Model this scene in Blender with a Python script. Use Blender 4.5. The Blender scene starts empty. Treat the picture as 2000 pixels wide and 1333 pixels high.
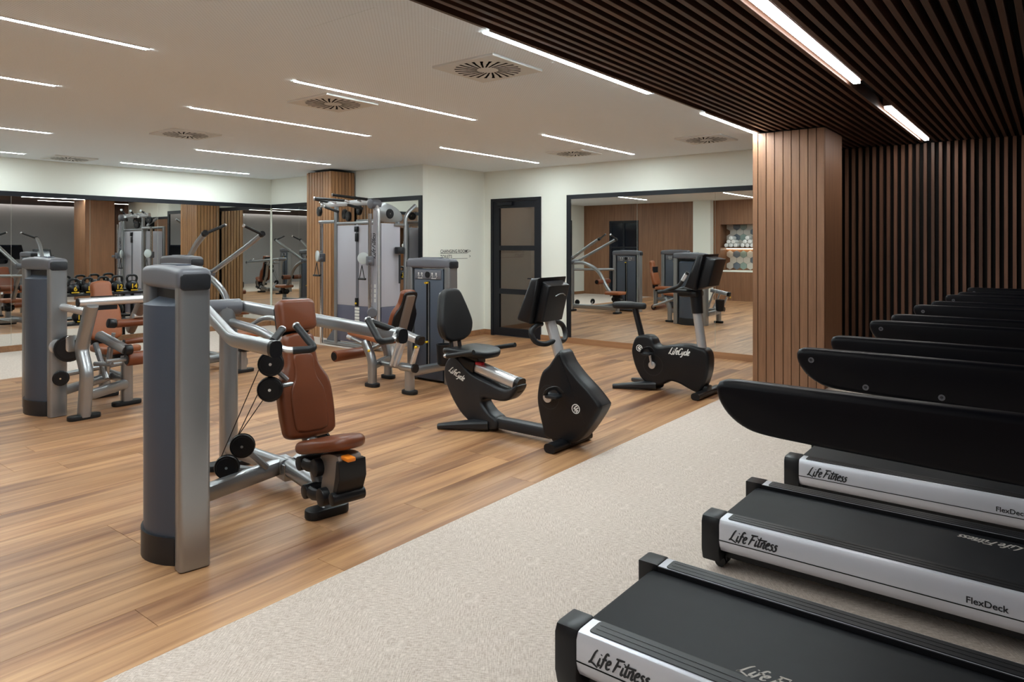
import bpy, bmesh, math, random
from mathutils import Vector, Matrix
random.seed(7)
S = bpy.context.scene
C = S.collection
PI = math.pi
V = Vector

# ------------------------------------------------------------------ camera, world, exposure
cd = bpy.data.cameras.new('camera'); cam = bpy.data.objects.new('camera', cd); C.objects.link(cam)
cam.location = (0, 0, 1.5); cam.rotation_euler = (PI/2, 0, math.radians(38.0))
cd.sensor_width = 36; cd.lens = 36*1358/2000; cd.shift_y = (480-666.5)/2000; cd.clip_start = 0.05
S.camera = cam
w = bpy.data.worlds.new('world'); S.world = w; w.use_nodes = True
w.node_tree.nodes['Background'].inputs[0].default_value = (0.6, 0.62, 0.65, 1)
w.node_tree.nodes['Background'].inputs[1].default_value = 0.02
S.view_settings.view_transform = 'Standard'; S.view_settings.look = 'None'
S.view_settings.gamma = 1; S.view_settings.use_curve_mapping = False
S.view_settings.exposure = 0.08
LED = 130.0        # strength of the ceiling strips

# ------------------------------------------------------------------ materials
M = {}
def mat(name, col, rough=0.5, metal=0.0, spec=0.5, noise=0.0, nscale=20, bump=0.0, bscale=200, coat=0.0):
    m = bpy.data.materials.new(name); m.use_nodes = True; n = m.node_tree; b = n.nodes['Principled BSDF']
    b.inputs['Base Color'].default_value = (*col, 1); b.inputs['Roughness'].default_value = rough
    b.inputs['Metallic'].default_value = metal; b.inputs['Specular IOR Level'].default_value = spec
    b.inputs['Coat Weight'].default_value = coat
    tc = n.nodes.new('ShaderNodeTexCoord')
    if noise:
        t = n.nodes.new('ShaderNodeTexNoise'); t.inputs['Scale'].default_value = nscale; t.inputs['Detail'].default_value = 4
        r = n.nodes.new('ShaderNodeMapRange'); r.inputs['To Min'].default_value = 1-noise; r.inputs['To Max'].default_value = 1+noise
        x = n.nodes.new('ShaderNodeMix'); x.data_type = 'RGBA'; x.blend_type = 'MULTIPLY'; x.inputs['Factor'].default_value = 1
        n.links.new(tc.outputs['Object'], t.inputs['Vector']); n.links.new(t.outputs['Fac'], r.inputs['Value'])
        x.inputs['A'].default_value = (*col, 1); n.links.new(r.outputs['Result'], x.inputs['B'])
        n.links.new(x.outputs['Result'], b.inputs['Base Color'])
    if bump:
        t = n.nodes.new('ShaderNodeTexNoise'); t.inputs['Scale'].default_value = bscale; t.inputs['Detail'].default_value = 3
        bp = n.nodes.new('ShaderNodeBump'); bp.inputs['Strength'].default_value = bump; bp.inputs['Distance'].default_value = 0.002
        n.links.new(tc.outputs['Object'], t.inputs['Vector']); n.links.new(t.outputs['Fac'], bp.inputs['Height'])
        n.links.new(bp.outputs['Normal'], b.inputs['Normal'])
    M[name] = m; return m
def wood(name, c1, c2, axis='z', rough=0.45, dark=None, streak=0.5, gs=1.0, vary=0.25):
    """grained wood; grain runs along the given object axis, every piece shifted by its own random number"""
    m = bpy.data.materials.new(name); m.use_nodes = True; n = m.node_tree; L = n.links.new; b = n.nodes['Principled BSDF']
    tc = n.nodes.new('ShaderNodeTexCoord'); oi = n.nodes.new('ShaderNodeObjectInfo')
    mul = n.nodes.new('ShaderNodeMath'); mul.operation = 'MULTIPLY'; mul.inputs[1].default_value = 37.0
    L(oi.outputs['Random'], mul.inputs[0])
    add = n.nodes.new('ShaderNodeVectorMath'); add.operation = 'ADD'; L(tc.outputs['Object'], add.inputs[0])
    cb = n.nodes.new('ShaderNodeCombineXYZ')
    for i in range(3): L(mul.outputs[0], cb.inputs[i])
    L(cb.outputs[0], add.inputs[1])
    mp = n.nodes.new('ShaderNodeMapping'); L(add.outputs[0], mp.inputs['Vector'])
    sc = [26*gs, 26*gs, 26*gs]; sc['xyz'.index(axis)] = 1.1*gs; mp.inputs['Scale'].default_value = sc
    t1 = n.nodes.new('ShaderNodeTexNoise'); t1.inputs['Scale'].default_value = 1.0; t1.inputs['Detail'].default_value = 6; t1.inputs['Roughness'].default_value = 0.6
    t1.inputs['Distortion'].default_value = 0.4; L(mp.outputs[0], t1.inputs['Vector'])
    mp2 = n.nodes.new('ShaderNodeMapping'); L(add.outputs[0], mp2.inputs['Vector'])
    sc2 = [6*gs, 6*gs, 6*gs]; sc2['xyz'.index(axis)] = 0.7*gs; mp2.inputs['Scale'].default_value = sc2
    t2 = n.nodes.new('ShaderNodeTexNoise'); t2.inputs['Scale'].default_value = 1.0; t2.inputs['Detail'].default_value = 3; L(mp2.outputs[0], t2.inputs['Vector'])
    cr = n.nodes.new('ShaderNodeValToRGB'); cr.color_ramp.elements[0].position = 0.32; cr.color_ramp.elements[1].position = 0.68
    cr.color_ramp.elements[0].color = (*c1, 1); cr.color_ramp.elements[1].color = (*c2, 1); L(t1.outputs['Fac'], cr.inputs['Fac'])
    cr2 = n.nodes.new('ShaderNodeValToRGB'); cr2.color_ramp.elements[0].position = 0.30; cr2.color_ramp.elements[1].position = 0.5
    d = dark or tuple(x*0.6 for x in c1)
    cr2.color_ramp.elements[0].color = (*[x/max(c2[i], 1e-3) for i, x in enumerate(d)], 1); cr2.color_ramp.elements[1].color = (1, 1, 1, 1)
    L(t2.outputs['Fac'], cr2.inputs['Fac'])
    mx = n.nodes.new('ShaderNodeMix'); mx.data_type = 'RGBA'; mx.blend_type = 'MULTIPLY'; mx.inputs['Factor'].default_value = streak
    L(cr.outputs[0], mx.inputs['A']); L(cr2.outputs[0], mx.inputs['B'])
    mr = n.nodes.new('ShaderNodeMapRange'); mr.inputs['To Min'].default_value = 1-vary; mr.inputs['To Max'].default_value = 1+vary; L(oi.outputs['Random'], mr.inputs['Value'])
    mx2 = n.nodes.new('ShaderNodeMix'); mx2.data_type = 'RGBA'; mx2.blend_type = 'MULTIPLY'; mx2.inputs['Factor'].default_value = 1
    L(mx.outputs['Result'], mx2.inputs['A']); L(mr.outputs['Result'], mx2.inputs['B'])
    L(mx2.outputs['Result'], b.inputs['Base Color']); b.inputs['Roughness'].default_value = rough
    bp = n.nodes.new('ShaderNodeBump'); bp.inputs['Strength'].default_value = 0.15; bp.inputs['Distance'].default_value = 0.001
    L(t1.outputs['Fac'], bp.inputs['Height']); L(bp.outputs['Normal'], b.inputs['Normal'])
    M[name] = m; return m
def emit(name, col, s):
    m = bpy.data.materials.new(name); m.use_nodes = True; n = m.node_tree; n.nodes.clear()
    e = n.nodes.new('ShaderNodeEmission'); e.inputs[0].default_value = (*col, 1); e.inputs[1].default_value = s
    o = n.nodes.new('ShaderNodeOutputMaterial'); n.links.new(e.outputs[0], o.inputs[0]); M[name] = m
mat('white_wall', (0.77, 0.775, 0.70), 0.85, noise=0.02, nscale=3)
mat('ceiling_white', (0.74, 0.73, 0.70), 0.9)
mat('ceiling_panel', (0.70, 0.69, 0.66), 0.9)
mat('grey_wall', (0.36, 0.35, 0.35), 0.8, noise=0.03, nscale=2)
mat('black_void', (0.006, 0.005, 0.005), 0.9)
mat('frame_dark', (0.008, 0.009, 0.013), 0.45, spec=0.3)
mat('silver', (0.35, 0.36, 0.37), 0.31, metal=0.8, noise=0.05, nscale=3)
mat('silver_bright', (0.64, 0.64, 0.65), 0.27, metal=0.7)
mat('tread_silver', (0.62, 0.62, 0.67), 0.36, metal=0.35)
mat('chrome', (0.75, 0.75, 0.75), 0.15, metal=1.0)
mat('shroud', (0.056, 0.068, 0.092), 0.42, noise=0.05, nscale=4)
mat('cap_grey', (0.11, 0.11, 0.125), 0.4)
mat('black_plastic', (0.006, 0.006, 0.0075), 0.36, spec=0.35)
mat('rail_black', (0.002, 0.002, 0.004), 0.38, spec=0.16)
mat('charcoal', (0.015, 0.016, 0.019), 0.40, spec=0.4)
mat('rubber', (0.007, 0.007, 0.008), 0.5, spec=0.4)
mat('belt', (0.0085, 0.009, 0.011), 0.5, spec=0.2, noise=0.35, nscale=9)
mat('grip_insert', (0.010, 0.010, 0.012), 0.42, spec=0.4)
mat('leather', (0.155, 0.041, 0.014), 0.34, noise=0.12, nscale=6, bump=0.08, bscale=350)
mat('leather_tan', (0.30, 0.092, 0.032), 0.4, noise=0.12, nscale=6, bump=0.08, bscale=350)
mat('back_plate', (0.22, 0.17, 0.14), 0.35, metal=0.3)
mat('panel_light', (0.40, 0.39, 0.43), 0.3)
mat('panel_dark', (0.10, 0.10, 0.14), 0.3)
mat('orange', (0.9, 0.25, 0.02), 0.4)
mat('yellow', (0.75, 0.47, 0.02), 0.4)
mat('red', (0.5, 0.01, 0.03), 0.4)
mat('ink', (0.012, 0.012, 0.015), 0.6)
mat('white_print', (0.75, 0.74, 0.70), 0.5)
mat('belt_print', (0.42, 0.38, 0.34), 0.6)
mat('towel', (0.82, 0.81, 0.79), 0.95, bump=0.6, bscale=250)
mat('corridor_wood', (0.38, 0.28, 0.22), 0.6, noise=0.1, nscale=4)
mat('slot', (0.006, 0.006, 0.006), 0.8, spec=0.1)
mat('vent_white', (0.70, 0.71, 0.69), 0.6)
mat('tile_pale', (0.62, 0.58, 0.52), 0.3); mat('tile_green', (0.28, 0.36, 0.32), 0.3); mat('tile_slate', (0.16, 0.19, 0.23), 0.3)
mat('screen', (0.008, 0.010, 0.016), 0.12)
mat('clear_plastic', (0.55, 0.6, 0.6), 0.25)
wood('plank_wood', (0.27, 0.118, 0.050), (0.54, 0.30, 0.145), 'y', rough=0.40, dark=(0.19, 0.080, 0.042), streak=0.85, gs=0.75, vary=0.14)
wood('column_wood', (0.27, 0.125, 0.05), (0.42, 0.21, 0.09), 'z', vary=0.12, streak=0.3)
wood('pillar_wood', (0.20, 0.092, 0.044), (0.28, 0.132, 0.066), 'z', vary=0.07, streak=0.15, gs=1.8, rough=0.5)
wood('slat_wood', (0.14, 0.066, 0.038), (0.23, 0.112, 0.066), 'z', vary=0.35, streak=0.3)
wood('ceiling_slat_wood', (0.056, 0.024, 0.013), (0.09, 0.040, 0.023), 'y', vary=0.25, streak=0.3)
wood('base_wood', (0.27, 0.13, 0.06), (0.38, 0.19, 0.09), 'x', vary=0.1, streak=0.3)
wood('wall_wood', (0.17, 0.075, 0.035), (0.25, 0.12, 0.06), 'z', vary=0.08, streak=0.3)
emit('led', (0.86, 0.975, 1.0), LED)
emit('led_slat', (1.0, 0.97, 0.93), 24.0)
emit('led_cove', (1.0, 0.94, 0.9), 9.0)
emit('led_niche', (1.0, 0.88, 0.7), 14.0)
emit('led_corridor_fill', (1.0, 0.95, 0.88), 3.4)  # glow of the added fill panel in the corridor
# mirror
mm = mat('mirror', (0.80, 0.82, 0.80), 0.0, metal=1.0)
# clear glass for the door: reflection over a tinted see-through
g = bpy.data.materials.new('door_glass'); g.use_nodes = True; n = g.node_tree; n.nodes.clear()
o = n.nodes.new('ShaderNodeOutputMaterial'); mx = n.nodes.new('ShaderNodeMixShader'); tr = n.nodes.new('ShaderNodeBsdfTransparent'); gl = n.nodes.new('ShaderNodeBsdfGlossy')
fr = n.nodes.new('ShaderNodeFresnel'); fr.inputs[0].default_value = 1.75; tr.inputs[0].default_value = (0.75, 0.72, 0.68, 1); gl.inputs['Roughness'].default_value = 0.0
mx.inputs[0].default_value = 0.09; n.nodes.remove(fr); n.links.new(tr.outputs[0], mx.inputs[1]); n.links.new(gl.outputs[0], mx.inputs[2]); n.links.new(mx.outputs[0], o.inputs[0]); M['door_glass'] = g
# woven vinyl: fine threads whose direction flips in broad chevrons
c = bpy.data.materials.new('woven'); c.use_nodes = True; n = c.node_tree; L = n.links.new; b = n.nodes['Principled BSDF']
tc = n.nodes.new('ShaderNodeTexCoord'); sp = n.nodes.new('ShaderNodeSeparateXYZ'); L(tc.outputs['Object'], sp.inputs[0])
def mth(op, a, bb=None, cc=None):
    k = n.nodes.new('ShaderNodeMath'); k.operation = op
    for i, q in enumerate((a, bb, cc)):
        if q is None: continue
        if isinstance(q, (int, float)): k.inputs[i].default_value = q
        else: L(q, k.inputs[i])
    return k.outputs[0]
fold = mth('PINGPONG', mth('ADD', sp.outputs[1], mth('MULTIPLY', sp.outputs[0], 0.35)), 0.22)
u = mth('ADD', sp.outputs[0], fold); vv = mth('SUBTRACT', sp.outputs[0], fold)
cb = n.nodes.new('ShaderNodeCombineXYZ'); L(mth('MULTIPLY', u, 150), cb.inputs[0]); L(mth('MULTIPLY', vv, 18), cb.inputs[1])
t = n.nodes.new('ShaderNodeTexNoise'); t.inputs['Scale'].default_value = 1; t.inputs['Detail'].default_value = 3; t.inputs['Roughness'].default_value = 0.65; L(cb.outputs[0], t.inputs['Vector'])
cb2 = n.nodes.new('ShaderNodeCombineXYZ'); L(mth('MULTIPLY', u, 40), cb2.inputs[0]); L(mth('MULTIPLY', vv, 190), cb2.inputs[1])
t2 = n.nodes.new('ShaderNodeTexNoise'); t2.inputs['Scale'].default_value = 1; t2.inputs['Detail'].default_value = 2; L(cb2.outputs[0], t2.inputs['Vector'])
av = mth('ADD', mth('MULTIPLY', t.outputs['Fac'], 0.65), mth('MULTIPLY', t2.outputs['Fac'], 0.35))
cr = n.nodes.new('ShaderNodeValToRGB'); e = cr.color_ramp.elements; e[0].position = 0.36; e[0].color = (0.40, 0.31, 0.25, 1); e[1].position = 0.64; e[1].color = (0.72, 0.62, 0.545, 1)
L(av, cr.inputs[0]); L(cr.outputs[0], b.inputs['Base Color']); b.inputs['Roughness'].default_value = 0.75
bp = n.nodes.new('ShaderNodeBump'); bp.inputs['Strength'].default_value = 0.3; bp.inputs['Distance'].default_value = 0.002; L(av, bp.inputs['Height']); L(bp.outputs[0], b.inputs['Normal']); M['woven'] = c
# perforated ceiling board: tiny holes
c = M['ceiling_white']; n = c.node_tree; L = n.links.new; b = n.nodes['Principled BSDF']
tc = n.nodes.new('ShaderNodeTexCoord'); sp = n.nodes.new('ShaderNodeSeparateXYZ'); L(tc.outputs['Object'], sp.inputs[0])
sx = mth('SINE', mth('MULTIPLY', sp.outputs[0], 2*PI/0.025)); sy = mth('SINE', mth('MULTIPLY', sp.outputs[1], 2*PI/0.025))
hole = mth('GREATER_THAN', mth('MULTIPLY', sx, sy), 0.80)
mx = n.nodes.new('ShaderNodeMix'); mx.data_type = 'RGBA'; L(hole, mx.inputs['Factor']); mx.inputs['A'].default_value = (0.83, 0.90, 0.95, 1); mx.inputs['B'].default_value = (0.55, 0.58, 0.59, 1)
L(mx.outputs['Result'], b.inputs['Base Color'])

# ------------------------------------------------------------------ mesh helpers (world coordinates in, local out)
def bm_(): return bmesh.new()
JOINED = {'lettering', 'belt_lettering', 'figures', 'weight_numbers', 'instruction_sticker', 'slots', 'strip_ribs', 'emblem', 'number'}
def islands(bm):
    seen = set(); out = []
    for v in bm.verts:
        if v in seen: continue
        st = [v]; seen.add(v); comp = []
        while st:
            q = st.pop(); comp.append(q)
            for e in q.link_edges:
                r = e.other_vert(q)
                if r not in seen: seen.add(r); st.append(r)
        lo = [min(p.co[i] for p in comp) for i in range(3)]; hi = [max(p.co[i] for p in comp) for i in range(3)]
        out.append([comp, lo, hi])
    ch = True
    while ch:
        ch = False
        for i in range(len(out)):
            for j in range(i+1, len(out)):
                a, b = out[i], out[j]
                if all(a[1][k]-0.003 <= b[2][k] and b[1][k]-0.003 <= a[2][k] for k in range(3)):
                    out[i] = [a[0]+b[0], [min(a[1][k], b[1][k]) for k in range(3)], [max(a[2][k], b[2][k]) for k in range(3)]]; out.pop(j); ch = True; break
            if ch: break
    return [o[0] for o in out]
def obj(name, bm, m, parent=None, smooth=True, ang=35):
    if parent is not None and name not in JOINED:
        cl = islands(bm)
        for comp in cl[1:]:
            b2 = bmesh.new(); mp = {v: b2.verts.new(v.co) for v in comp}
            for f in {f for v in comp for f in v.link_faces}: b2.faces.new([mp[v] for v in f.verts])
            obj1(name, b2, m, parent, smooth, ang)
        for comp in cl[1:]: bmesh.ops.delete(bm, geom=comp, context='VERTS')
    o = obj1(name, bm, m, parent, smooth, ang)
    if name in ('figures', 'weight_numbers', 'instruction_sticker', 'strip_ribs'): o['kind'] = 'stuff'
    return o
def obj1(name, bm, m, parent=None, smooth=True, ang=35):
    me = bpy.data.meshes.new(name); o = bpy.data.objects.new(name, me); C.objects.link(o)
    if parent is not None:
        off = parent['_w'] if '_w' in parent else (0, 0, 0)
        bmesh.ops.translate(bm, verts=bm.verts, vec=-V(off)); o.parent = parent; o['_w'] = list(off)
    bmesh.ops.recalc_face_normals(bm, faces=bm.faces); bm.to_mesh(me); bm.free()
    me.materials.append(M[m])
    if smooth:
        for p in me.polygons: p.use_smooth = True
        me.set_sharp_from_angle(angle=math.radians(ang))
    return o
def thing(name, loc, label, cat, group=None, kind=None):
    o = bpy.data.objects.new(name, None); C.objects.link(o); o.location = loc; o.empty_display_size = 0.1; o['_w'] = list(loc)
    if label: o['label'] = label
    if cat: o['category'] = cat
    if group: o['group'] = group
    if kind: o['kind'] = kind
    return o
def tag(o, label, cat, group=None):
    o['label'] = label; o['category'] = cat
    if group: o['group'] = group
    return o
def struct(o): o['kind'] = 'structure'; return o
def box(bm, x0, x1, y0, y1, z0, z1, bev=0, seg=2, mtx=None):
    r = bmesh.ops.create_cube(bm, size=1); vs = r['verts']
    for v in vs: v.co = V((x0 if v.co.x < 0 else x1, y0 if v.co.y < 0 else y1, z0 if v.co.z < 0 else z1))
    if bev:
        es = list({e for v in vs for e in v.link_edges})
        rr = bmesh.ops.bevel(bm, geom=es, offset=bev, segments=seg, affect='EDGES', profile=0.5); vs = list({v for f in rr['faces'] for v in f.verts} | {v for v in vs if v.is_valid})
    if mtx is not None: bmesh.ops.transform(bm, matrix=mtx, verts=[v for v in vs if v.is_valid])
    return vs
def frames(pts, closed=False):
    n = len(pts); out = []; prev = None
    for i in range(n):
        a = pts[i-1] if (i > 0 or closed) else pts[0]; b2 = pts[(i+1) % n] if (i < n-1 or closed) else pts[-1]
        t = (b2-a).normalized()
        if prev is None:
            up = V((0, 0, 1)) if abs(t.z) < 0.9 else V((1, 0, 0))
            s = t.cross(up).normalized()
        else:
            s = (prev - t*prev.dot(t)).normalized()
        prev = s; out.append((t, s, s.cross(t).normalized()))
    return out
def cr(pts, k=5, closed=False):
    P = [V(p) for p in pts]; n = len(P); out = []
    rng = range(n if closed else n-1)
    for i in rng:
        p0 = P[i-1] if (i > 0 or closed) else P[0]*2-P[1]; p1 = P[i]; p2 = P[(i+1) % n]; p3 = P[(i+2) % n] if (i+2 < n or closed) else P[-1]*2-P[-2]
        for j in range(k):
            t = j/k; out.append(0.5*((2*p1)+(p2-p0)*t+(2*p0-5*p1+4*p2-p3)*t*t+(3*p1-p0-3*p2+p3)*t**3))
    if not closed: out.append(P[-1])
    return out
def fil(pts, r=0.05, k=5):
    """polyline with rounded corners"""
    P = [V(p) for p in pts]; out = [P[0]]
    for i in range(1, len(P)-1):
        a, b2, c2 = P[i-1], P[i], P[i+1]; d1 = (a-b2); d2 = (c2-b2); q = min(r, d1.length*0.45, d2.length*0.45)
        s, e2 = b2+d1.normalized()*q, b2+d2.normalized()*q
        for j in range(k+1):
            t = j/k; out.append((1-t)**2*s+2*t*(1-t)*b2+t*t*e2)
    out.append(P[-1]); return out
def tube(bm, pts, r, seg=12, r2=None, h=None, sq=0.0, caps=True, closed=False):
    """swept tube; r half width, h half height (oval), sq>0 squarer section"""
    P = [V(p) for p in pts]; F = frames(P, closed); rings = []; n = len(P); h = h or r
    for i, (p, (t, s, u)) in enumerate(zip(P, F)):
        k = 1.0 if r2 is None else (1-i/(n-1)) + (r2/r)*(i/(n-1)); ring = []
        for j in range(seg):
            a = 2*PI*(j+0.5)/seg; ca, sa = math.cos(a), math.sin(a)
            if sq:
                e2 = 1-sq*0.75; ca = math.copysign(abs(ca)**e2, ca); sa = math.copysign(abs(sa)**e2, sa)
            ring.append(bm.verts.new(p + s*(ca*r*k) + u*(sa*h*k)))
        rings.append(ring)
    m2 = n if closed else n-1
    for i in range(m2):
        a, b2 = rings[i], rings[(i+1) % n]
        for j in range(seg): bm.faces.new((a[j], a[(j+1) % seg], b2[(j+1) % seg], b2[j]))
    if caps and not closed:
        bm.faces.new(rings[0][::-1]); bm.faces.new(rings[-1])
def cyl(bm, p0, p1, r, seg=20, bev=0.0):
    p0, p1 = V(p0), V(p1); d = (p1-p0); L2 = d.length; d = d.normalized()
    if bev: 
        rings = [(0, r-bev), (bev*0.3, r-bev*0.3), (bev, r), (L2-bev, r), (L2-bev*0.3, r-bev*0.3), (L2, r-bev)]
    else: rings = [(0, r), (L2, r)]
    lathe(bm, p0, d, rings, seg)
def lathe(bm, p, d, prof, seg=20):
    p, d = V(p), V(d).normalized(); up = V((0, 0, 1)) if abs(d.z) < 0.9 else V((1, 0, 0)); s = d.cross(up).normalized(); u = s.cross(d)
    R = [[bm.verts.new(p + d*h + (s*math.cos(2*PI*j/seg)+u*math.sin(2*PI*j/seg))*max(r, 1e-4)) for j in range(seg)] for h, r in prof]
    for a, b2 in zip(R, R[1:]):
        for j in range(seg): bm.faces.new((a[j], a[(j+1) % seg], b2[(j+1) % seg], b2[j]))
    bm.faces.new(R[0][::-1]); bm.faces.new(R[-1])
def prism(bm, pts, ax, a0, a1, bev=0.0, seg=3):
    """closed outline in the plane across axis ax ('x': (y,z), 'y': (x,z), 'z': (x,y)), from a0 to a1, rim bevelled"""
    def mk(p, a): return V((a, p[0], p[1])) if ax == 'x' else V((p[0], a, p[1])) if ax == 'y' else V((p[0], p[1], a))
    if bev >= 0.011 and len(pts) >= 12:
        q = [V((p[0], p[1])) for p in pts]; d = []
        for a, b in zip(q, q[1:]+q[:1]): d.append((b-a).length)
        tot = sum(d); m2 = max(24, min(180, int(tot/0.016))); r = []; acc = 0; i = 0
        for k in range(m2):
            t = tot*k/m2
            while acc+d[i] < t and i < len(q)-1: acc += d[i]; i += 1
            r.append(q[i].lerp(q[(i+1) % len(q)], min(1, (t-acc)/max(d[i], 1e-9))))
        ar = sum(r[k-1].x*r[k].y-r[k].x*r[k-1].y for k in range(m2)); sg = 1 if ar > 0 else -1
        nn = []
        for k in range(m2):
            t = (r[(k+1) % m2]-r[k-1]).normalized(); nn.append(V((-t.y, t.x))*sg)
        for _ in range(2): nn = [(nn[k-1]+nn[k]*2+nn[(k+1) % m2]).normalized() for k in range(m2)]
        b = min(bev, abs(a1-a0)*0.49); lo2, hi2 = min(a0, a1), max(a0, a1); prof = []
        for k in range(seg+1):
            an = PI/2*k/seg; prof.append((b*(1-math.sin(an)), lo2+b*(1-math.cos(an))))
        prof += [(ins, lo2+hi2-h) for ins, h in prof[::-1]]
        R = [[bm.verts.new(mk(r[k]+nn[k]*ins, h)) for k in range(m2)] for ins, h in prof]
        for A1, B1 in zip(R, R[1:]):
            for k in range(m2): bm.faces.new((A1[k], A1[(k+1) % m2], B1[(k+1) % m2], B1[k]))
        bm.faces.new(R[0][::-1]); bm.faces.new(R[-1]); return
    lo = [bm.verts.new(mk(p, a0)) for p in pts]; hi = [bm.verts.new(mk(p, a1)) for p in pts]; n = len(pts); fs = []
    f0 = bm.faces.new(lo[::-1]); f1 = bm.faces.new(hi)
    for i in range(n): fs.append(bm.faces.new((lo[i], lo[(i+1) % n], hi[(i+1) % n], hi[i])))
    if bev:
        es = list(f0.edges)+list(f1.edges)
        bmesh.ops.bevel(bm, geom=es, offset=bev, segments=seg, affect='EDGES', profile=0.5, clamp_overlap=True)
def out2(pts, k=5): return [(p.x, p.y) for p in cr([(x, y, 0) for x, y in pts], k, True)]
def rrect(x0, x1, y0, y1, r, k=4):
    o = []
    for cx, cy, a in ((x1-r, y1-r, 0), (x0+r, y1-r, PI/2), (x0+r, y0+r, PI), (x1-r, y0+r, 1.5*PI)):
        for j in range(k+1): o.append((cx+r*math.cos(a+j*PI/2/k), cy+r*math.sin(a+j*PI/2/k)))
    return o
def rot(bm, vs, pivot, ax, ang): bmesh.ops.rotate(bm, verts=vs, cent=V(pivot), matrix=Matrix.Rotation(ang, 3, ax))
def rotall(bm, pivot, ax, ang): rot(bm, bm.verts[:], pivot, ax, ang); return bm
def P(name, m, parent, fn, *a, **k):
    bm = bm_(); fn(bm, *a, **k); return obj(name, bm, m, parent)
def copy_tree(o, parent=None):
    c2 = o.copy(); C.objects.link(c2); c2.parent = parent
    for ch in list(o.children): copy_tree(ch, c2)
    return c2

# ------------------------------------------------------------------ lettering
GL = {  # brush-script strokes, cap height 1
 'L': (0.52, [[(.30, 1), (.18, .75), (.06, .15), (-.06, .02), (.15, .06), (.62, -.14)]]),
 'i': (0.24, [[(.10, .55), (.06, .12), (.12, .02), (.22, .12)], [(.11, .74), (.14, .80)]]),
 'f': (0.34, [[(.40, .88), (.28, .98), (.18, .80), (.08, .05), (.02, -.12)], [(.02, .52), (.34, .56)]]),
 'e': (0.36, [[(.06, .28), (.24, .36), (.28, .52), (.16, .56), (.05, .36), (.08, .08), (.20, .0), (.34, .12)]]),
 'F': (0.56, [[(.06, .92), (.30, .90), (.66, .94)], [(.26, .90), (.18, .40), (.08, -.02)], [(.14, .50), (.50, .52)]]),
 't': (0.28, [[(.14, .92), (.08, .2), (.12, .02), (.24, .10)], [(-.08, .66), (.70, .70)]]),
 'n': (0.42, [[(.06, .52), (.03, 0)], [(.04, .30), (.18, .54), (.28, .48), (.26, .08), (.32, .0), (.40, .10)]]),
 's': (0.33, [[(.28, .50), (.16, .55), (.08, .42), (.22, .26), (.22, .06), (.08, -.02), (-.02, .08)]]),
 'C': (0.56, [[(.54, .78), (.44, .95), (.22, .85), (.08, .50), (.10, .12), (.28, 0), (.52, .16)]]),
 'y': (0.40, [[(.04, .52), (.06, .16), (.16, .08), (.28, .30)], [(.32, .55), (.24, .0), (.10, -.34), (-.04, -.30)]]),
 'c': (0.34, [[(.28, .44), (.18, .55), (.06, .38), (.07, .08), (.18, 0), (.32, .12)]]),
 'l': (0.22, [[(.14, .95), (.06, .2), (.08, .02), (.20, .10)]]),
 ' ': (0.14, [])}
def frame_place(o, xd, yd):
    o, xd, yd = V(o), V(xd).normalized(), V(yd).normalized(); return lambda x, y: o+xd*x+yd*y
def script(bm, s, o, xd, yd, h, wgt=0.13, shear=0.32):
    f = frame_place(o, xd, yd); x = 0.0
    for ch in s:
        adv, st = GL[ch]
        for pl in st:
            q = cr([(p[0], p[1], 0) for p in pl], 4) if len(pl) > 2 else [V((p[0], p[1], 0)) for p in pl]
            n = len(q); prev = None
            for i, p in enumerate(q):
                a = q[max(i-1, 0)]; b2 = q[min(i+1, n-1)]; d = (b2-a).normalized(); nn = V((-d.y, d.x, 0))
                ww = wgt*0.5*(0.75+0.5*math.sin(PI*min(1, (i+0.6)/n)))
                l, r = p+nn*ww, p-nn*ww
                cur = tuple(bm.verts.new(f((x+k.x+shear*k.y)*h, k.y*h)) for k in (l, r))
                if prev: bm.faces.new((prev[0], prev[1], cur[1], cur[0]))
                prev = cur
        x += adv
    return x*h
def text(bm, s, o, xd, yd, size, shear=0.0, bold=0.0, space=1.0):
    cu = bpy.data.curves.new('t', 'FONT'); cu.body = s; cu.size = size; cu.shear = shear; cu.offset = bold; cu.space_character = space; cu.resolution_u = 3
    ob = bpy.data.objects.new('t', cu); C.objects.link(ob); dg = bpy.context.evaluated_depsgraph_get()
    me = bpy.data.meshes.new_from_object(ob.evaluated_get(dg)); f = frame_place(o, xd, yd)
    vs = [bm.verts.new(f(v.co.x, v.co.y)) for v in me.vertices]
    for p in me.polygons:
        try: bm.faces.new([vs[i] for i in p.vertices])
        except ValueError: pass
    bpy.data.objects.remove(ob); bpy.data.curves.remove(cu); bpy.data.meshes.remove(me)
def ring2(bm, o, xd, yd, r0, r1, seg=28):
    f = frame_place(o, xd, yd)
    A = [bm.verts.new(f(r0*math.cos(2*PI*i/seg), r0*math.sin(2*PI*i/seg))) for i in range(seg)]
    B = [bm.verts.new(f(r1*math.cos(2*PI*i/seg), r1*math.sin(2*PI*i/seg))) for i in range(seg)]
    for i in range(seg): bm.faces.new((A[i], A[(i+1) % seg], B[(i+1) % seg], B[i]))
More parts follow.
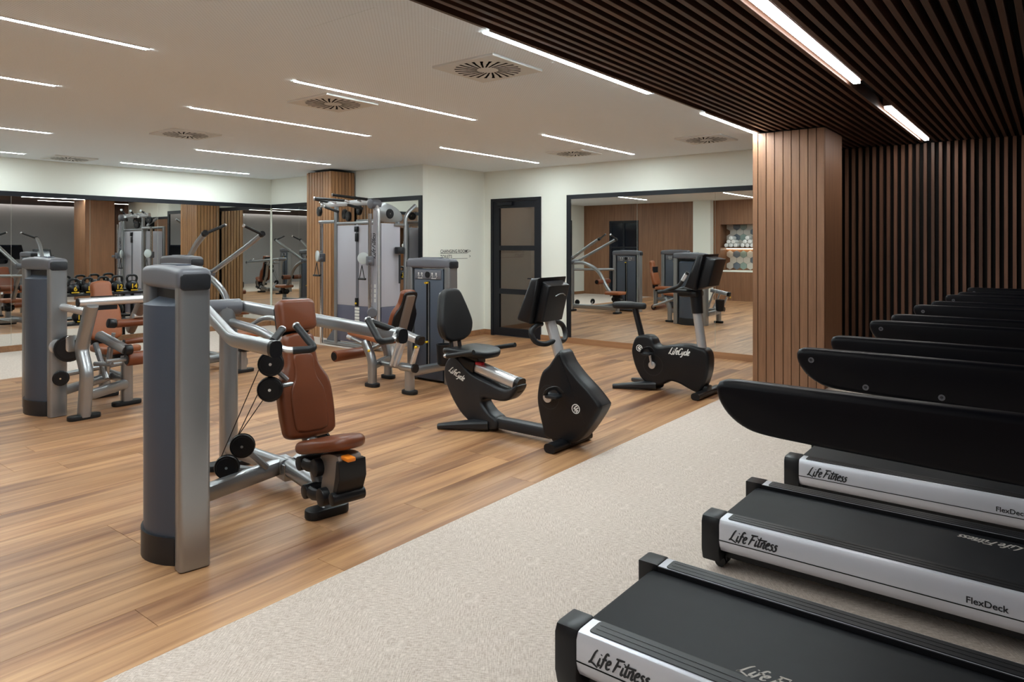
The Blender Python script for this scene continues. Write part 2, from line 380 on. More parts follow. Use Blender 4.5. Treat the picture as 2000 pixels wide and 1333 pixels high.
def emblem(bm, o, xd, yd, r):
    ring2(bm, o, xd, yd, r*0.80, r)
    f = frame_place(o, xd, yd)
    for pl in ([(.35, .62), (-.05, .45), (-.42, -.02), (.02, -.02), (-.28, -.55)], [(.60, .30), (.22, .05), (.18, -.28), (.50, -.28), (.05, -.68)]):
        q = cr([(a, b2, 0) for a, b2 in pl], 4); prev = None
        for i, p in enumerate(q):
            d = (q[min(i+1, len(q)-1)]-q[max(i-1, 0)]).normalized(); nn = V((-d.y, d.x, 0))*0.12
            cur = tuple(bm.verts.new(f(k.x*r, k.y*r)) for k in (p+nn, p-nn))
            if prev: bm.faces.new((prev[0], prev[1], cur[1], cur[0]))
            prev = cur

# ================================================================== ROOM
ZC = 2.745; XL = -11.65; YB = 7.54; XJ = -7.62; YM = 9.0; XE = -2.58; YS = 9.72; XR = 1.70; YN = -0.60; YR = -3.6
# floor: screed, then planks and woven vinyl laid on it
fl = struct(P('floor', 'woven', None, box, XL-0.1, XR+0.1, YR-0.1, YS+0.4, -0.12, -0.012))
P('carpet', 'woven', fl, box, XE, XR, YR, YS+0.02, -0.0119, 0.0)
P('carpet', 'woven', fl, box, XL, -9.3, YN, YB, -0.0119, 0.0)
P('carpet', 'woven', fl, box, -9.3, XJ, 6.5, YB, -0.0119, 0.0)
pm = {}
def plank(x, y0, y1, wd):
    key = (round(y1-y0, 3), round(wd, 3))
    if key not in pm:
        bm = bm_(); box(bm, 0.0006, wd-0.0006, 0.0008, y1-y0-0.0008, -0.0119, 0.0)
        es = [e for e in bm.edges if all(v.co.z > -0.001 for v in e.verts)]
        bmesh.ops.bevel(bm, geom=es, offset=0.0007, segments=1, affect='EDGES')
        bmesh.ops.recalc_face_normals(bm, faces=bm.faces)
        me = bpy.data.meshes.new('plank'); bm.to_mesh(me); bm.free(); me.materials.append(M['plank_wood']); pm[key] = me
    o = bpy.data.objects.new('plank', pm[key]); C.objects.link(o); o.parent = fl; o.location = (x, y0, 0)
nrow = 33; pw = (XE+9.3)/nrow; PLL = 1.5
for i in range(nrow):
    x = -9.3+i*pw; ye = 6.5 if x+pw*0.5 < XJ else YM
    ys = YN if x < -5.9 else YR+2.2
    y = ys - [0.0, 0.55, 1.05, 0.3, 0.8, 1.25][(i*5+i//3) % 6]
    while y < ye-0.02:
        a, b2 = max(y, ys), min(y+PLL, ye)
        if b2-a > 0.03: plank(x, a, b2, pw)
        y += PLL
for (x0, x1, y0, y1) in ((-5.9, XE, YR, YR+2.2),):
    P('carpet', 'woven', fl, box, x0, x1, y0, y1, -0.0119, -0.0005)
# ceiling: white board and the slatted part
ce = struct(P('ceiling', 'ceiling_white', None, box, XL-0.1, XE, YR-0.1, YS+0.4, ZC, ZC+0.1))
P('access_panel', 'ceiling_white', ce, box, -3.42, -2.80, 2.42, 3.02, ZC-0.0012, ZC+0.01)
cs = struct(P('ceiling_slatted', 'black_void', None, box, XE, XR+0.1, YR-0.1, YS+0.4, ZC+0.16, ZC+0.26))
P('edge_board', 'ceiling_slat_wood', cs, box, XE, XE+0.02, YR, YS, ZC-0.001, ZC+0.16)
bm = bm_(); box(bm, -0.016, 0.016, YR, YS, ZC, ZC+0.10, 0.002, 1); slat = obj('slat', bm, 'ceiling_slat_wood', cs); slat.location.x = XE+0.105
x = XE+0.18; LX = -1.20
while x < XR-0.15:
    if abs(x-LX) > 0.062:
        o = slat.copy(); C.objects.link(o); o.location.x = x
    x += 0.075
# walls
wl = struct(P('wall_left', 'white_wall', None, box, XL-0.1, XL, YN-0.1, YB+0.1, 0, ZC))
wb = struct(P('wall_back', 'white_wall', None, box, XL, XJ-0.001, YB, YB+0.12, 0, ZC))
wj = struct(P('wall_jog', 'white_wall', None, box, XJ-0.12, XJ, YB+0.12, YM+1.6, 0, ZC))
DX0, DX1, DZ = -7.47, -6.44, 2.28
bm = bm_(); box(bm, XJ, DX0, YM, YM+0.12, 0, ZC); box(bm, DX0, DX1, YM, YM+0.12, DZ, ZC); box(bm, DX1, -2.2, YM, YM+0.12, 0, ZC); wm = struct(obj('wall_mirrored', bm, 'white_wall'))
ws = struct(P('wall_slatted', 'black_void', None, box, -2.6, XR+0.1, YS+0.06, YS+0.16, 0, ZC+0.16))
bm = bm_(); box(bm, 0, 0.036, YS, YS+0.06, 0.0, ZC, 0.002, 1); ob = obj('slat', bm, 'slat_wood', ws); ob.location.x = -2.30
x = -2.22
while x < XR:
    o = ob.copy(); C.objects.link(o); o.location.x = x; x += 0.08
wr = struct(P('wall_right', 'grey_wall', None, box, XR, XR+0.1, YR-0.1, YS+0.4, 0, ZC+0.16))
tag(P('cove_light', 'led_cove', None, box, XR-0.13, XR-0.03, YR+0.2, YS-0.1, ZC+0.10, ZC+0.13), 'long hidden cove light washing the grey wall behind the treadmills', 'light')
P('wall_near', 'wall_wood', None, box, -5.9, XR, YR-0.1, YR, 0, ZC+0.16)['kind'] = 'structure'
P('wall_return', 'wall_wood', None, box, -5.9, -5.8, YR, YN, 0, ZC)['kind'] = 'structure'
# wood-panelled wall facing the mirrors, seen only in them
bm = bm_(); NX0, NX1 = -7.25, -6.1
box(bm, XL, -10.75, YN-0.1, YN, 0, ZC); box(bm, -10.75, -9.75, YN-0.1, YN, 2.25, ZC); box(bm, -9.75, -7.95, YN-0.1, YN, 0, ZC)
box(bm, -7.45, NX0, YN-0.1, YN, 0, ZC); box(bm, NX0, NX1, YN-0.1, YN, 2.08, ZC); box(bm, NX0, NX1, YN-0.1, YN, 0, 0.78); box(bm, NX1, -5.9, YN-0.1, YN, 0, ZC)
wp = struct(obj('wall_panelled', bm, 'wall_wood'))
P('pier', 'white_wall', wp, box, -7.95, -7.45, YN-0.1, YN+0.22, 0, ZC)
bm = bm_(); box(bm, NX0, NX1, YN-0.50, YN-0.45, 0.7, 2.1); box(bm, NX0-0.02, NX0, YN-0.5, YN-0.1, 0.7, 2.1); box(bm, NX1, NX1+0.02, YN-0.5, YN-0.1, 0.7, 2.1); box(bm, NX0, NX1, YN-0.5, YN-0.1, 2.08, 2.1)
obj('niche', bm, 'wall_wood', wp)
P('counter', 'white_wall', wp, box, NX0, NX1, YN-0.45, YN+0.01, 0.78, 0.82, 0.004)
P('shelf', 'wall_wood', wp, box, NX0, NX1, YN-0.45, YN-0.02, 1.42, 1.45)
P('shelf_light', 'led_niche', wp, box, NX0+0.02, NX1-0.02, YN-0.43, YN-0.40, 1.405, 1.418)
k = 0
for iz, z in enumerate((0.94, 1.10, 1.26, 1.56, 1.72, 1.88, 2.02)):
    x = NX0+0.10+(0.095 if iz % 2 else 0)
    while x < NX1-0.05:
        bm = bm_(); prism(bm, [(x+0.105*math.cos(PI/6+q*PI/3), z+0.105*math.sin(PI/6+q*PI/3)) for q in range(6)], 'y', YN-0.45, YN-0.44)
        obj('tile', bm, ('tile_pale', 'tile_green', 'tile_pale', 'tile_slate', 'tile_pale')[(k*3+iz) % 5], wp, smooth=False); k += 1; x += 0.19
for j, x in enumerate((-7.0, -6.55)):
    for a, (dx, dz) in enumerate(((-.13, 0), (0, 0), (.13, 0), (-.065, .1), (.065, .1), (0, .2))):
        bm = bm_(); sp2 = [(0.004+0.0072*q/6, q*PI/6) for q in range(40)]
        cyl(bm, (x+dx, YN-0.40, 1.506+dz), (x+dx, YN-0.10, 1.506+dz), 0.056, 16, 0.012)
        lathe(bm, (x+dx, YN-0.10, 1.506+dz), (0, 1, 0), [(0, 0.04), (0.006, 0.034), (0.0, 0.028), (0.008, 0.012)], 16)
        tag(obj('rolled_towel', bm, 'towel'), 'white rolled towel stacked in the tiled niche', 'towel', 'rolled towels in the niche')
# dark glazed door in the panelled wall
d2 = thing('door_2', (-10.25, YN, 0), None, None, kind='structure')
bm = bm_(); 
for x0, x1 in ((-10.75, -10.68), (-10.28, -10.22), (-9.82, -9.75)): box(bm, x0, x1, YN-0.06, YN-0.01, 0, 2.25)
for z0, z1 in ((0, .1), (.72, .77), (1.42, 1.47), (2.18, 2.25)): box(bm, -10.75, -9.75, YN-0.059, YN-0.011, z0, z1)
obj('door_frame', bm, 'frame_dark', d2)
for x0, x1 in ((-10.68, -10.28), (-10.22, -9.82)):
    for z0, z1 in ((.1, .72), (.77, 1.42), (1.47, 2.18)): P('pane', 'screen', d2, box, x0, x1, YN-0.045, YN-0.035, z0, z1)
# baseboards
def base(name, m, *b): return struct(P(name, m, None, box, *b, 0.002, 1))
base('baseboard_left', 'base_wood', XL, XL+0.03, YN, YB, 0, 0.085)
base('baseboard_back', 'base_wood', XL+0.03, XJ, YB-0.03, YB, 0, 0.085)
base('baseboard_jog', 'base_wood', XJ, XJ+0.02, YB-0.03, YM, 0, 0.09)
base('baseboard_door', 'base_wood', XJ+0.02, DX0, YM-0.02, YM, 0, 0.09)
base('baseboard_mirrored', 'base_wood', DX1, -2.2, YM-0.025, YM, 0, 0.085)

# ------------------------------------------------------------------ door to the changing rooms
d1 = thing('door_1', ((DX0+DX1)/2, YM, 0), None, None, kind='structure')
bm = bm_(); fw = 0.075; y0, y1 = YM-0.02, YM+0.06
box(bm, DX0, DX0+0.05, y0, y1, 0, DZ); box(bm, DX1-0.05, DX1, y0, y1, 0, DZ); box(bm, DX0+0.05, DX1-0.05, y0, y1, DZ-0.05, DZ); obj('door_frame', bm, 'frame_dark', d1)
lx0, lx1 = DX0+0.055, DX1-0.055
bm = bm_(); box(bm, lx0, lx0+0.12, YM-0.01, YM+0.04, 0.01, DZ-0.055); box(bm, lx1-0.075, lx1, YM-0.01, YM+0.04, 0.01, DZ-0.055)
for z0, z1 in ((0.01, 0.14), (0.70, 0.785), (1.42, 1.50), (2.12, DZ-0.055)): box(bm, lx0+0.12, lx1-0.075, YM-0.009, YM+0.039, z0, z1)
obj('door_leaf', bm, 'frame_dark', d1)
for z0, z1 in ((0.14, 0.70), (0.785, 1.42), (1.50, 2.12)): P('pane', 'door_glass', d1, box, lx0+0.12, lx1-0.075, YM+0.012, YM+0.018, z0, z1)
bm = bm_(); tube(bm, fil([(lx1-0.04, YM-0.012, 0.97), (lx1-0.04, YM-0.06, 0.97), (lx1-0.17, YM-0.06, 0.97)], 0.015), 0.009, 8); obj('door_handle', bm, 'frame_dark', d1)
P('door_closer', 'frame_dark', d1, box, lx0+0.12, lx0+0.42, YM-0.06, YM-0.012, DZ-0.12, DZ-0.06, 0.005)
# corridor behind it
bm = bm_(); box(bm, XJ, -5.9, YM+1.3, YM+1.4, 0, 2.5); struct(obj('wall_corridor', bm, 'corridor_wood'))
struct(P('wall_corridor_side', 'corridor_wood', None, box, -6.0, -5.9, YM+0.12, YM+1.3, 0, 2.5))
struct(P('wall_corridor_lining', 'corridor_wood', None, box, XJ+0.001, XJ+0.02, YM+0.121, YM+1.3, 0, 2.5))
struct(P('floor_corridor', 'woven', None, box, XJ, -5.9, YM+0.12, YM+1.3, -0.12, 0.0))
struct(P('ceiling_corridor', 'white_wall', None, box, XJ, -5.9, YM+0.12, YM+1.4, 2.5, 2.6))
tag(P('corridor_fill_light', 'led_corridor_fill', None, box, -7.2, -6.6, YM+0.4, YM+1.0, 2.48, 2.4999), 'square fill panel added to brighten the corridor behind the glazed door', 'light')  # added lamp, brightens what shows through the door panes

# ------------------------------------------------------------------ mirrors
def mirror(name, label, fixed, ax, seams, z0, z1, sgn, fr, ends):
    """a run of mirror sheets with a dark frame; ax 'y': plane X=fixed running along y; ax 'x': plane Y=fixed running along x"""
    a0, a1 = seams[0], seams[-1]; loc = (fixed, (a0+a1)/2, z0) if ax == 'y' else ((a0+a1)/2, fixed, z0)
    t2 = thing(name, loc, label, 'mirror')
    def bx(bm, p0, p1, q0, q1, d0, d1):
        e0, e1 = sorted((fixed+sgn*d0, fixed+sgn*d1))
        if ax == 'y': box(bm, e0, e1, p0, p1, q0, q1)
        else: box(bm, p0, p1, e0, e1, q0, q1)
    for s0, s1 in zip(seams, seams[1:]): P('mirror_sheet', 'mirror', t2, bx, s0+0.002, s1-0.002, z0, z1, 0.001, 0.008)
    bm = bm_(); bx(bm, a0-(fr if ends[0] else 0), a1+(fr if ends[1] else 0), z1, z1+fr, 0.001, 0.025)
    if ends[0]: bx(bm, a0-fr, a0, z0, z1, 0.001, 0.0249)
    if ends[1]: bx(bm, a1, a1+fr, z0, z1, 0.001, 0.0249)
    obj('mirror_frame', bm, 'frame_dark', t2)
mirror('wall_mirror', 'tall wall mirror in sheets behind the kettlebell rack, under a thin dark frame', XL, 'y', [0.2, 1.7, 3.39, 4.41, 5.43, 6.46, YB-0.03], 0.085, 2.20, 1, 0.07, (1, 0))
mirror('wall_mirror', 'wall mirror behind the cable machine and slatted wood column', YB, 'x', [XL+0.03, -10.77, -9.86, -8.95, XJ-0.075], 0.085, 2.20, -1, 0.07, (0, 1))
mirror('wall_mirror', 'dark framed wall mirror beside the glazed door, behind the upright bike', YM, 'x', [-5.88, -4.74, -3.58, -2.42], 0.085, 2.215, -1, 0.065, (1, 1))

# ------------------------------------------------------------------ columns
def column(name, label, x0, x1, y0, y1, m, edgesx, edgesy, gap, top=ZC):
    t2 = thing(name, ((x0+x1)/2, (y0+y1)/2, 0), label, 'column')
    P('core', 'black_void', t2, box, x0+0.018, x1-0.018, y0+0.018, y1-0.001, 0.0, top)
    for a, b2 in zip(edgesx, edgesx[1:]): P('board', m, t2, box, a+gap/2, b2-gap/2, y0, y0+0.018, 0.0, top-0.012, 0.0015, 1)
    for a, b2 in zip(edgesy, edgesy[1:]):
        P('board', m, t2, box, x1-0.018, x1, a+gap/2, b2-gap/2, 0.0, top-0.012, 0.0015, 1)
        P('board', m, t2, box, x0, x0+0.018, a+gap/2, b2-gap/2, 0.0, top-0.012, 0.0015, 1)
    return t2
def lin(a, b2, n): return [a+(b2-a)*i/n for i in range(n+1)]
column('wood_column', 'square column clad in walnut boards between mirror and treadmill area', -2.64, -1.89, 7.70, 8.45, 'pillar_wood', [-2.64, -2.58, -2.49, -2.40, -2.31, -2.225, -2.14, -2.055, -1.97, -1.89], [7.719, 8.45], 0.007)
column('wood_column', 'slender slatted oak column behind the cable machine', -9.84, -9.19, 7.03, YB-0.031, 'column_wood', lin(-9.84, -9.19, 9), [7.049]+lin(7.049, YB-0.031, 7)[1:], 0.012, top=ZC-0.03)

# ------------------------------------------------------------------ ceiling lights
def strip(x, y0, y1, wd, label, group):
    t2 = thing('linear_light', (x, (y0+y1)/2, ZC), label, 'light', group)
    P('diffuser', 'led', t2, box, x-wd/2, x+wd/2, y0, y1, ZC-0.006, ZC+0.02)
    bm = bm_()
    for s in (-1, 1): box(bm, min(x+s*wd/2, x+s*(wd/2+0.006)), max(x+s*wd/2, x+s*(wd/2+0.006)), y0-0.006, y1+0.006, ZC-0.005, ZC+0.02)
    obj('trim', bm, 'vent_white', t2)
L1 = 'slim recessed LED strip light in the white ceiling'; G1 = 'LED strips in the white ceiling'
for x, ys in ((-4.52, ((-0.03, 2.04), (3.13, 5.18), (6.36, 8.46))), (-6.12, ((0.0, 2.07), (3.15, 5.20), (6.38, 8.47))),
              (-8.75, ((0.86, 2.91), (4.58, 6.66))), (-11.0, ((1.3, 3.35), (4.6, 6.68)))):
    for y0, y1 in ys: strip(x, y0, y1, 0.036, L1, G1)
for y0, y1 in ((-3.2, -1.1), (0.0, 2.06), (3.10, 5.16), (6.25, 7.69)): strip(XE-0.03, y0, y1, 0.046, 'LED strip light running along the edge of the slatted wood ceiling', 'LED strips along the slat edge')  # first strip, unseen behind the camera, is added to light the foreground carpet
for y0, y1 in ((-3.3, -1.0), (0.0, 2.3), (3.50, 5.84), (7.06, 9.5)):  # nearest strip, out of view behind the camera, added as extra foreground light
    t2 = thing('linear_light', (LX, (y0+y1)/2, ZC), 'LED strip light set between dark ceiling slats above the treadmills', 'light', 'LED strips between the slats')
    P('diffuser', 'led_slat', t2, box, LX-0.023, LX+0.023, y0, y1, ZC-0.001, ZC+0.02)
    P('housing', 'ceiling_slat_wood', t2, box, LX-0.034, LX+0.034, y0-0.01, y1+0.01, ZC+0.021, ZC+0.10)
# swirl diffusers
def vent(x, y, lab):
    t2 = thing('air_diffuser', (x, y, ZC), lab, 'vent', 'swirl air diffusers'); h = 0.275
    bm = bm_(); box(bm, x-h, x+h, y-h, y+h, ZC-0.016, ZC+0.01, 0.004, 1); obj('face_plate', bm, 'vent_white', t2)
    bm = bm_()
    for i in range(48):
        a = 2*PI*i/48; a2 = a+0.35; r0, r1 = (0.075, 0.235) if i % 2 == 0 else (0.14, 0.235)
        dv = V((math.cos(a2), math.sin(a2), 0)); c0 = V((x+math.cos(a)*r0, y+math.sin(a)*r0, ZC-0.0168)); nn = V((-dv.y, dv.x, 0))*0.0062
        c1 = c0+dv*(r1-r0)
        q = [bm.verts.new(p) for p in (c0+nn, c0-nn, c1-nn*1.3, c1+nn*1.3)]; bm.faces.new(q)
    obj('slots', bm, 'slot', t2, smooth=False)['kind'] = 'stuff'
VL = 'square swirl air diffuser, %s in row from access panel towards kettlebell rack'
for x, y, lab in ((-3.13, 3.73, VL % 'first'), (-4.94, 3.80, VL % 'second'), (-7.62, 3.86, VL % 'third'), (-11.05, 3.92, VL % 'last'),
                  (-3.20, 7.77, 'square swirl air diffuser in front of the framed mirror, nearest the walnut column'), (-5.08, 7.85, 'square swirl air diffuser in front of the framed mirror, nearest the glazed door')): vent(x, y, lab)

# ------------------------------------------------------------------ wall sign
t2 = thing('wall_sign', (XJ, 8.25, 1.30), 'thin black lettering pointing to changing rooms and toilets on white wall', 'sign')
X0 = XJ+0.002; yd = (0, 0, 1); xd = (0, 1, 0)
for w2, y, z in (('CHANGING ROOMS', 7.92, 1.385), ('>', 8.60, 1.385), ('TOILETS', 7.92, 1.30), ('>', 8.60, 1.30)):
    bm = bm_(); text(bm, w2, (X0, y, z), xd, yd, 0.073, bold=0.0008); obj('lettering', bm, 'ink', t2, smooth=False)
for z in (1.373, 1.288): P('underline', 'ink', t2, box, XJ, XJ+0.003, 7.92, 8.56, z, z+0.006)
# ================================================================== MACHINES
def feet(bm, x, y, lx=0.05, ly=0.14, z=0.04):
    prism(bm, rrect(x-lx, x+lx, y-ly, y+ly, min(lx, ly)*0.9), 'z', 0.0, z, 0.008, 2)
def pulley(parent, p, ax, r=0.06, wd=0.03, name='pulley', m='black_plastic'):
    d = V(ax).normalized(); p = V(p)-d*wd/2
    bm = bm_(); lathe(bm, p, d, [(0, r*0.2), (0, r*0.78), (wd*0.08, r*0.8), (wd*0.1, r*0.95), (wd*0.3, r), (wd*0.38, r*0.84), (wd*0.62, r*0.84), (wd*0.7, r), (wd*0.9, r*0.95), (wd*0.92, r*0.8), (wd, r*0.78), (wd, r*0.2)], 26)
    o = obj(name, bm, m, parent)
    bm = bm_(); cyl(bm, p-d*0.004, p+d*(wd+0.004), r*0.12, 8); obj('axle', bm, 'chrome', o)
    return o
def pad(bm, outline, ax, a0, a1, bev): prism(bm, outline, ax, a0, a1, bev, 4)

def tower(parent, cx, cy, hw, top, front):
    """weight-stack tower, wide along x; front=+1/-1: side (y) on which the user and the placards are"""
    f = front
    t2 = parent
    for s in (-1, 1):
        bm = bm_(); xo = cx+s*hw; xi = cx+s*(hw-0.085)
        prism(bm, rrect(min(xo, xi), max(xo, xi), cy-0.07, cy+0.07, 0.022), 'z', 0.004, top-0.10, 0.002, 1)
        obj('post', bm, 'silver', t2)
    # rear shroud, bowed, with a sloped shoulder
    ins = hw-0.115; yo = cy-f*0.05
    def bow(k, zz, bm, ww): return [(cx-ww+2*ww*i/10, yo-f*k*(1-(2*i/10-1)**2)) for i in range(11)]
    bm = bm_(); o2 = bow(0.085, 0, bm, ins); pl = o2+[(cx+ins, cy), (cx-ins, cy)]
    prism(bm, pl, 'z', 0.12, top-0.155, 0.0)
    for v in bm.verts:
        if v.co.z > top-0.16 and abs(v.co.y-cy) > 0.02: v.co.z -= 0.035
    obj('rear_shroud', bm, 'shroud', t2, ang=25)
    bm = bm_(); k2 = [(cx-ins-0.008+2*(ins+0.008)*i/10, yo-f*(0.012+0.085*(1-(2*i/10-1)**2))) for i in range(11)]+[(cx+ins+0.008, cy), (cx-ins-0.008, cy)]
    prism(bm, k2, 'z', 0.0, 0.13, 0.004, 1); obj('kick_plate', bm, 'charcoal', t2)
    P('inner_panel', 'black_plastic', t2, box, cx-hw+0.085, cx+hw-0.085, cy-0.02, cy+0.02, 0.02, top-0.12)
    # front face
    yf = cy+f*0.05; a, b2 = sorted((cy+f*0.02, cy+f*0.055))
    P('front_panel', 'shroud', t2, box, cx-hw+0.11, cx+hw-0.11, a, b2, 0.03, top-0.12, 0.006)
    y0, y1 = sorted((cy+f*0.053, cy+f*0.058))
    P('weight_slot', 'slot', t2, box, cx-0.028, cx+0.028, y0, y1, 0.12, top-0.26)
    P('guide_rod', 'silver', t2, cyl, (cx+0.012, cy+f*0.06, 0.13), (cx+0.012, cy+f*0.06, top-0.27), 0.006, 8)
    pl2 = P('placard', 'cap_grey', t2, box, cx-hw+0.13, cx+hw-0.13, min(cy+f*.05, cy+f*.064), max(cy+f*.05, cy+f*.064), top-0.235, top-0.135, 0.004)
    bm = bm_(); yy = cy+f*0.066
    for dx in (-0.14, -0.09, 0.07, 0.13):
        ring2(bm, (cx+dx, yy, top-0.172), (-f, 0, 0), (0, 0, 1), 0.004, 0.011, 10); 
        for q0, q1 in (((0, -.012), (.012, -.03)), ((.012, -.03), (-.002, -.045)), ((0, -.016), (-.016, -.026))): tube(bm, [(cx+dx+q0[0], yy, top-.172+q0[1]), (cx+dx+q1[0], yy, top-.172+q1[1])], 0.003, 4, h=0.001)
    box(bm, cx-0.15, cx-0.08, yy-.0005, yy+.0005, top-0.228, top-0.222); box(bm, cx+0.06, cx+0.13, yy-.0005, yy+.0005, top-0.228, top-0.222)
    obj('figures', bm, 'white_print', pl2, smooth=False)
    P('dial', 'black_plastic', pl2, cyl, (cx, cy+f*0.06, top-0.185), (cx, cy+f*0.072, top-0.185), 0.035, 18)
    for z in (top-0.275, 0.44):
        bm = bm_(); cyl(bm, (cx, cy+f*0.055, z), (cx, cy+f*0.10, z), 0.011, 10); box(bm, cx-0.02, cx+0.02, min(cy+f*.09, cy+f*.10), max(cy+f*.09, cy+f*.10), z-0.009, z+0.009, 0.003); obj('weight_pin', bm, 'yellow', t2)
    # cap
    bm = bm_(); e = 0.014; o3 = []
    for (x, y) in rrect(cx-hw-0.006, cx+hw+0.006, cy-0.076, cy+0.078, 0.035, 4): o3.append((x, y))
    prism(bm, o3, 'z', top-0.115, top-0.012, 0.03, 4)
    for v in bm.verts:
        if v.co.z > top-0.06: v.co.z += 0.014*(1-((v.co.x-cx)/hw)**2)
    obj('cap', bm, 'cap_grey', t2)
    for s in (-1, 1):
        bm = bm_(); prism(bm, rrect(cy-0.066, cy+0.066, top-0.112, top-0.035, 0.018), 'x', cx+s*(hw-0.02), cx+s*(hw+0.012), 0.006, 2); obj('cap_end', bm, 'charcoal', t2)
    P('cap_recess', 'shroud', t2, box, cx-hw*0.45, cx+hw*0.45, cy-0.03, cy+0.035, top-0.03, top+0.006, 0.003)

# ---- chest press
m1 = thing('chest_press', (-3.2, 2.42, 0), 'chest press machine with brown padded backrest, seat and wide handles', 'exercise machine')
m1.rotation_euler.z = math.radians(-10)
tower(m1, -3.30, 1.654, 0.31, 1.405, 1)
A = 2.45
def hous(bm, ax, pts, a0, a1, bev): prism(bm, out2(pts, 4), ax, a0, a1, bev)
bm = bm_(); tube(bm, [(-4.42, 2.32, 0.03), (-4.42, 2.32, 0.9), (-4.44, 2.30, 1.08)], 0.058, 14, h=0.045, sq=0.4); obj('upright', bm, 'silver', m1)
P('foot', 'rubber', m1, feet, -4.42, 2.32, 0.06, 0.16)
bm = bm_(); tube(bm, [(-4.42, 2.32, 0.13), (-3.75, A-0.02, 0.13)], 0.045, 12, h=0.05, sq=0.4); tube(bm, [(-3.80, A, 0.13), (-3.25, A-0.01, 0.11)], 0.05, 14, h=0.05, sq=0.3); tube(bm, [(-3.82, A, 0.13), (-3.66, 1.95, 0.12), (-3.56, 1.67, 0.12)], 0.042, 12, h=0.05, sq=0.4); obj('base_beam', bm, 'silver', m1)
bm = bm_(); prism(bm, [(-3.92, .16), (-3.70, .16), (-3.70, .06), (-3.86, .06)], 'y', A-0.055, A+0.055, 0.004, 1); obj('gusset', bm, 'silver', m1)
bm = bm_(); tube(bm, [(-3.75, A+0.04, 0.14), (-3.86, A+0.27, 0.22)], 0.03, 10, h=0.045, sq=0.4); obj('pulley_arm', bm, 'silver', m1)
# seat post, leaning back
bm = bm_(); tube(bm, [(-3.20, A-0.03, 0.03), (-3.43, A-0.03, 0.40), (-3.57, A-0.03, 0.52), (-3.70, A-0.03, 0.98)], 0.042, 14, h=0.038, sq=0.3); obj('seat_post', bm, 'silver', m1)
P('foot', 'rubber', m1, feet, -3.20, A-0.03, 0.055, 0.125, 0.05)
# backrest built upright in (y,z), then leaned back
bk = [(-.10, .50), (.10, .50), (.115, .36), (.13, .24), (.185, .13), (.20, .0), (.195, -.20), (.165, -.31), (0, -.33), (-.165, -.31), (-.195, -.20), (-.20, 0), (-.185, .13), (-.13, .24), (-.115, .36)]
bm = bm_(); prism(bm, [(A-0.03+p[0]*0.82, 0.63+p[1]*0.73) for p in out2(bk, 3)], 'x', -3.45, -3.365, 0.028, 4); rotall(bm, (-3.40, A, 0.40), 'Y', -0.30); b0 = obj('backrest', bm, 'leather', m1)
bm = bm_(); prism(bm, [(A-0.03+p[0]*0.54, 0.60+p[1]*0.54) for p in out2(bk, 3)], 'x', -3.38, -3.355, 0.018, 4); rotall(bm, (-3.40, A, 0.40), 'Y', -0.30); obj('centre_panel', bm, 'leather', b0)
bm = bm_(); prism(bm, rrect(A-0.145, A+0.085, 1.015, 1.205, 0.035), 'x', -3.45, -3.355, 0.028, 4); rotall(bm, (-3.40, A, 0.40), 'Y', -0.28); obj('headrest', bm, 'leather', m1)
bm = bm_(); prism(bm, rrect(A-0.13, A+0.07, 1.00, 1.19, 0.03), 'x', -3.475, -3.445, 0.004, 1); prism(bm, rrect(A-0.12, A+0.06, 0.42, 1.0, 0.05), 'x', -3.475, -3.445, 0.004, 1); rotall(bm, (-3.40, A, 0.40), 'Y', -0.29); obj('back_shell', bm, 'black_plastic', m1)
# seat
bm = bm_(); prism(bm, out2([(-3.31, -.135), (-3.20, -.15), (-3.03, -.13), (-2.92, -.08), (-2.89, 0), (-2.92, .08), (-3.03, .13), (-3.20, .15), (-3.31, .135), (-3.33, 0)], 4), 'z', 0.37, 0.44, 0.033, 4)
for v in bm.verts: v.co.y += A-0.03
rotall(bm, (-3.16, A, 0.40), 'Y', -0.24); obj('seat', bm, 'leather', m1)
bm = bm_(); prism(bm, out2([(-3.14, .36), (-2.95, .39), (-2.93, .28), (-2.97, .20), (-3.05, .15), (-3.14, .17), (-3.12, .27)], 4), 'y', A-0.10, A+0.04, 0.012, 2); obj('seat_housing', bm, 'back_plate', m1)
bm = bm_(); prism(bm, [(-2.945, .37), (-2.915, .37), (-2.905, .28), (-2.94, .20), (-2.97, .17), (-2.985, .19), (-2.95, .28)], 'y', A-0.11, A+0.05, 0.004, 1); obj('seat_guard', bm, 'black_plastic', m1)
bm = bm_()
for z, xx in ((0.275, -3.33), (0.135, -3.26)):
    tube(bm, [(xx, A-0.11, z), (xx+0.09, A-0.12, z+0.005), (xx+0.20, A-0.10, z+0.02)], 0.026, 10, h=0.032); cyl(bm, (xx, A-0.14, z), (xx, A+0.06, z), 0.04, 16, 0.006); cyl(bm, (xx+0.19, A-0.14, z+0.02), (xx+0.19, A+0.06, z+0.02), 0.048, 16, 0.006)
cyl(bm, (-2.96, A-0.13, 0.17), (-2.96, A+0.06, 0.17), 0.035, 14, 0.006); box(bm, -3.15, -3.09, A-0.08, A+0.03, 0.14, 0.30, 0.01)
obj('seat_linkage', bm, 'black_plastic', m1)
bm = bm_(); box(bm, -2.945, -2.865, A-0.085, A-0.035, 0.375, 0.398, 0.008); obj('seat_lever', bm, 'orange', m1)
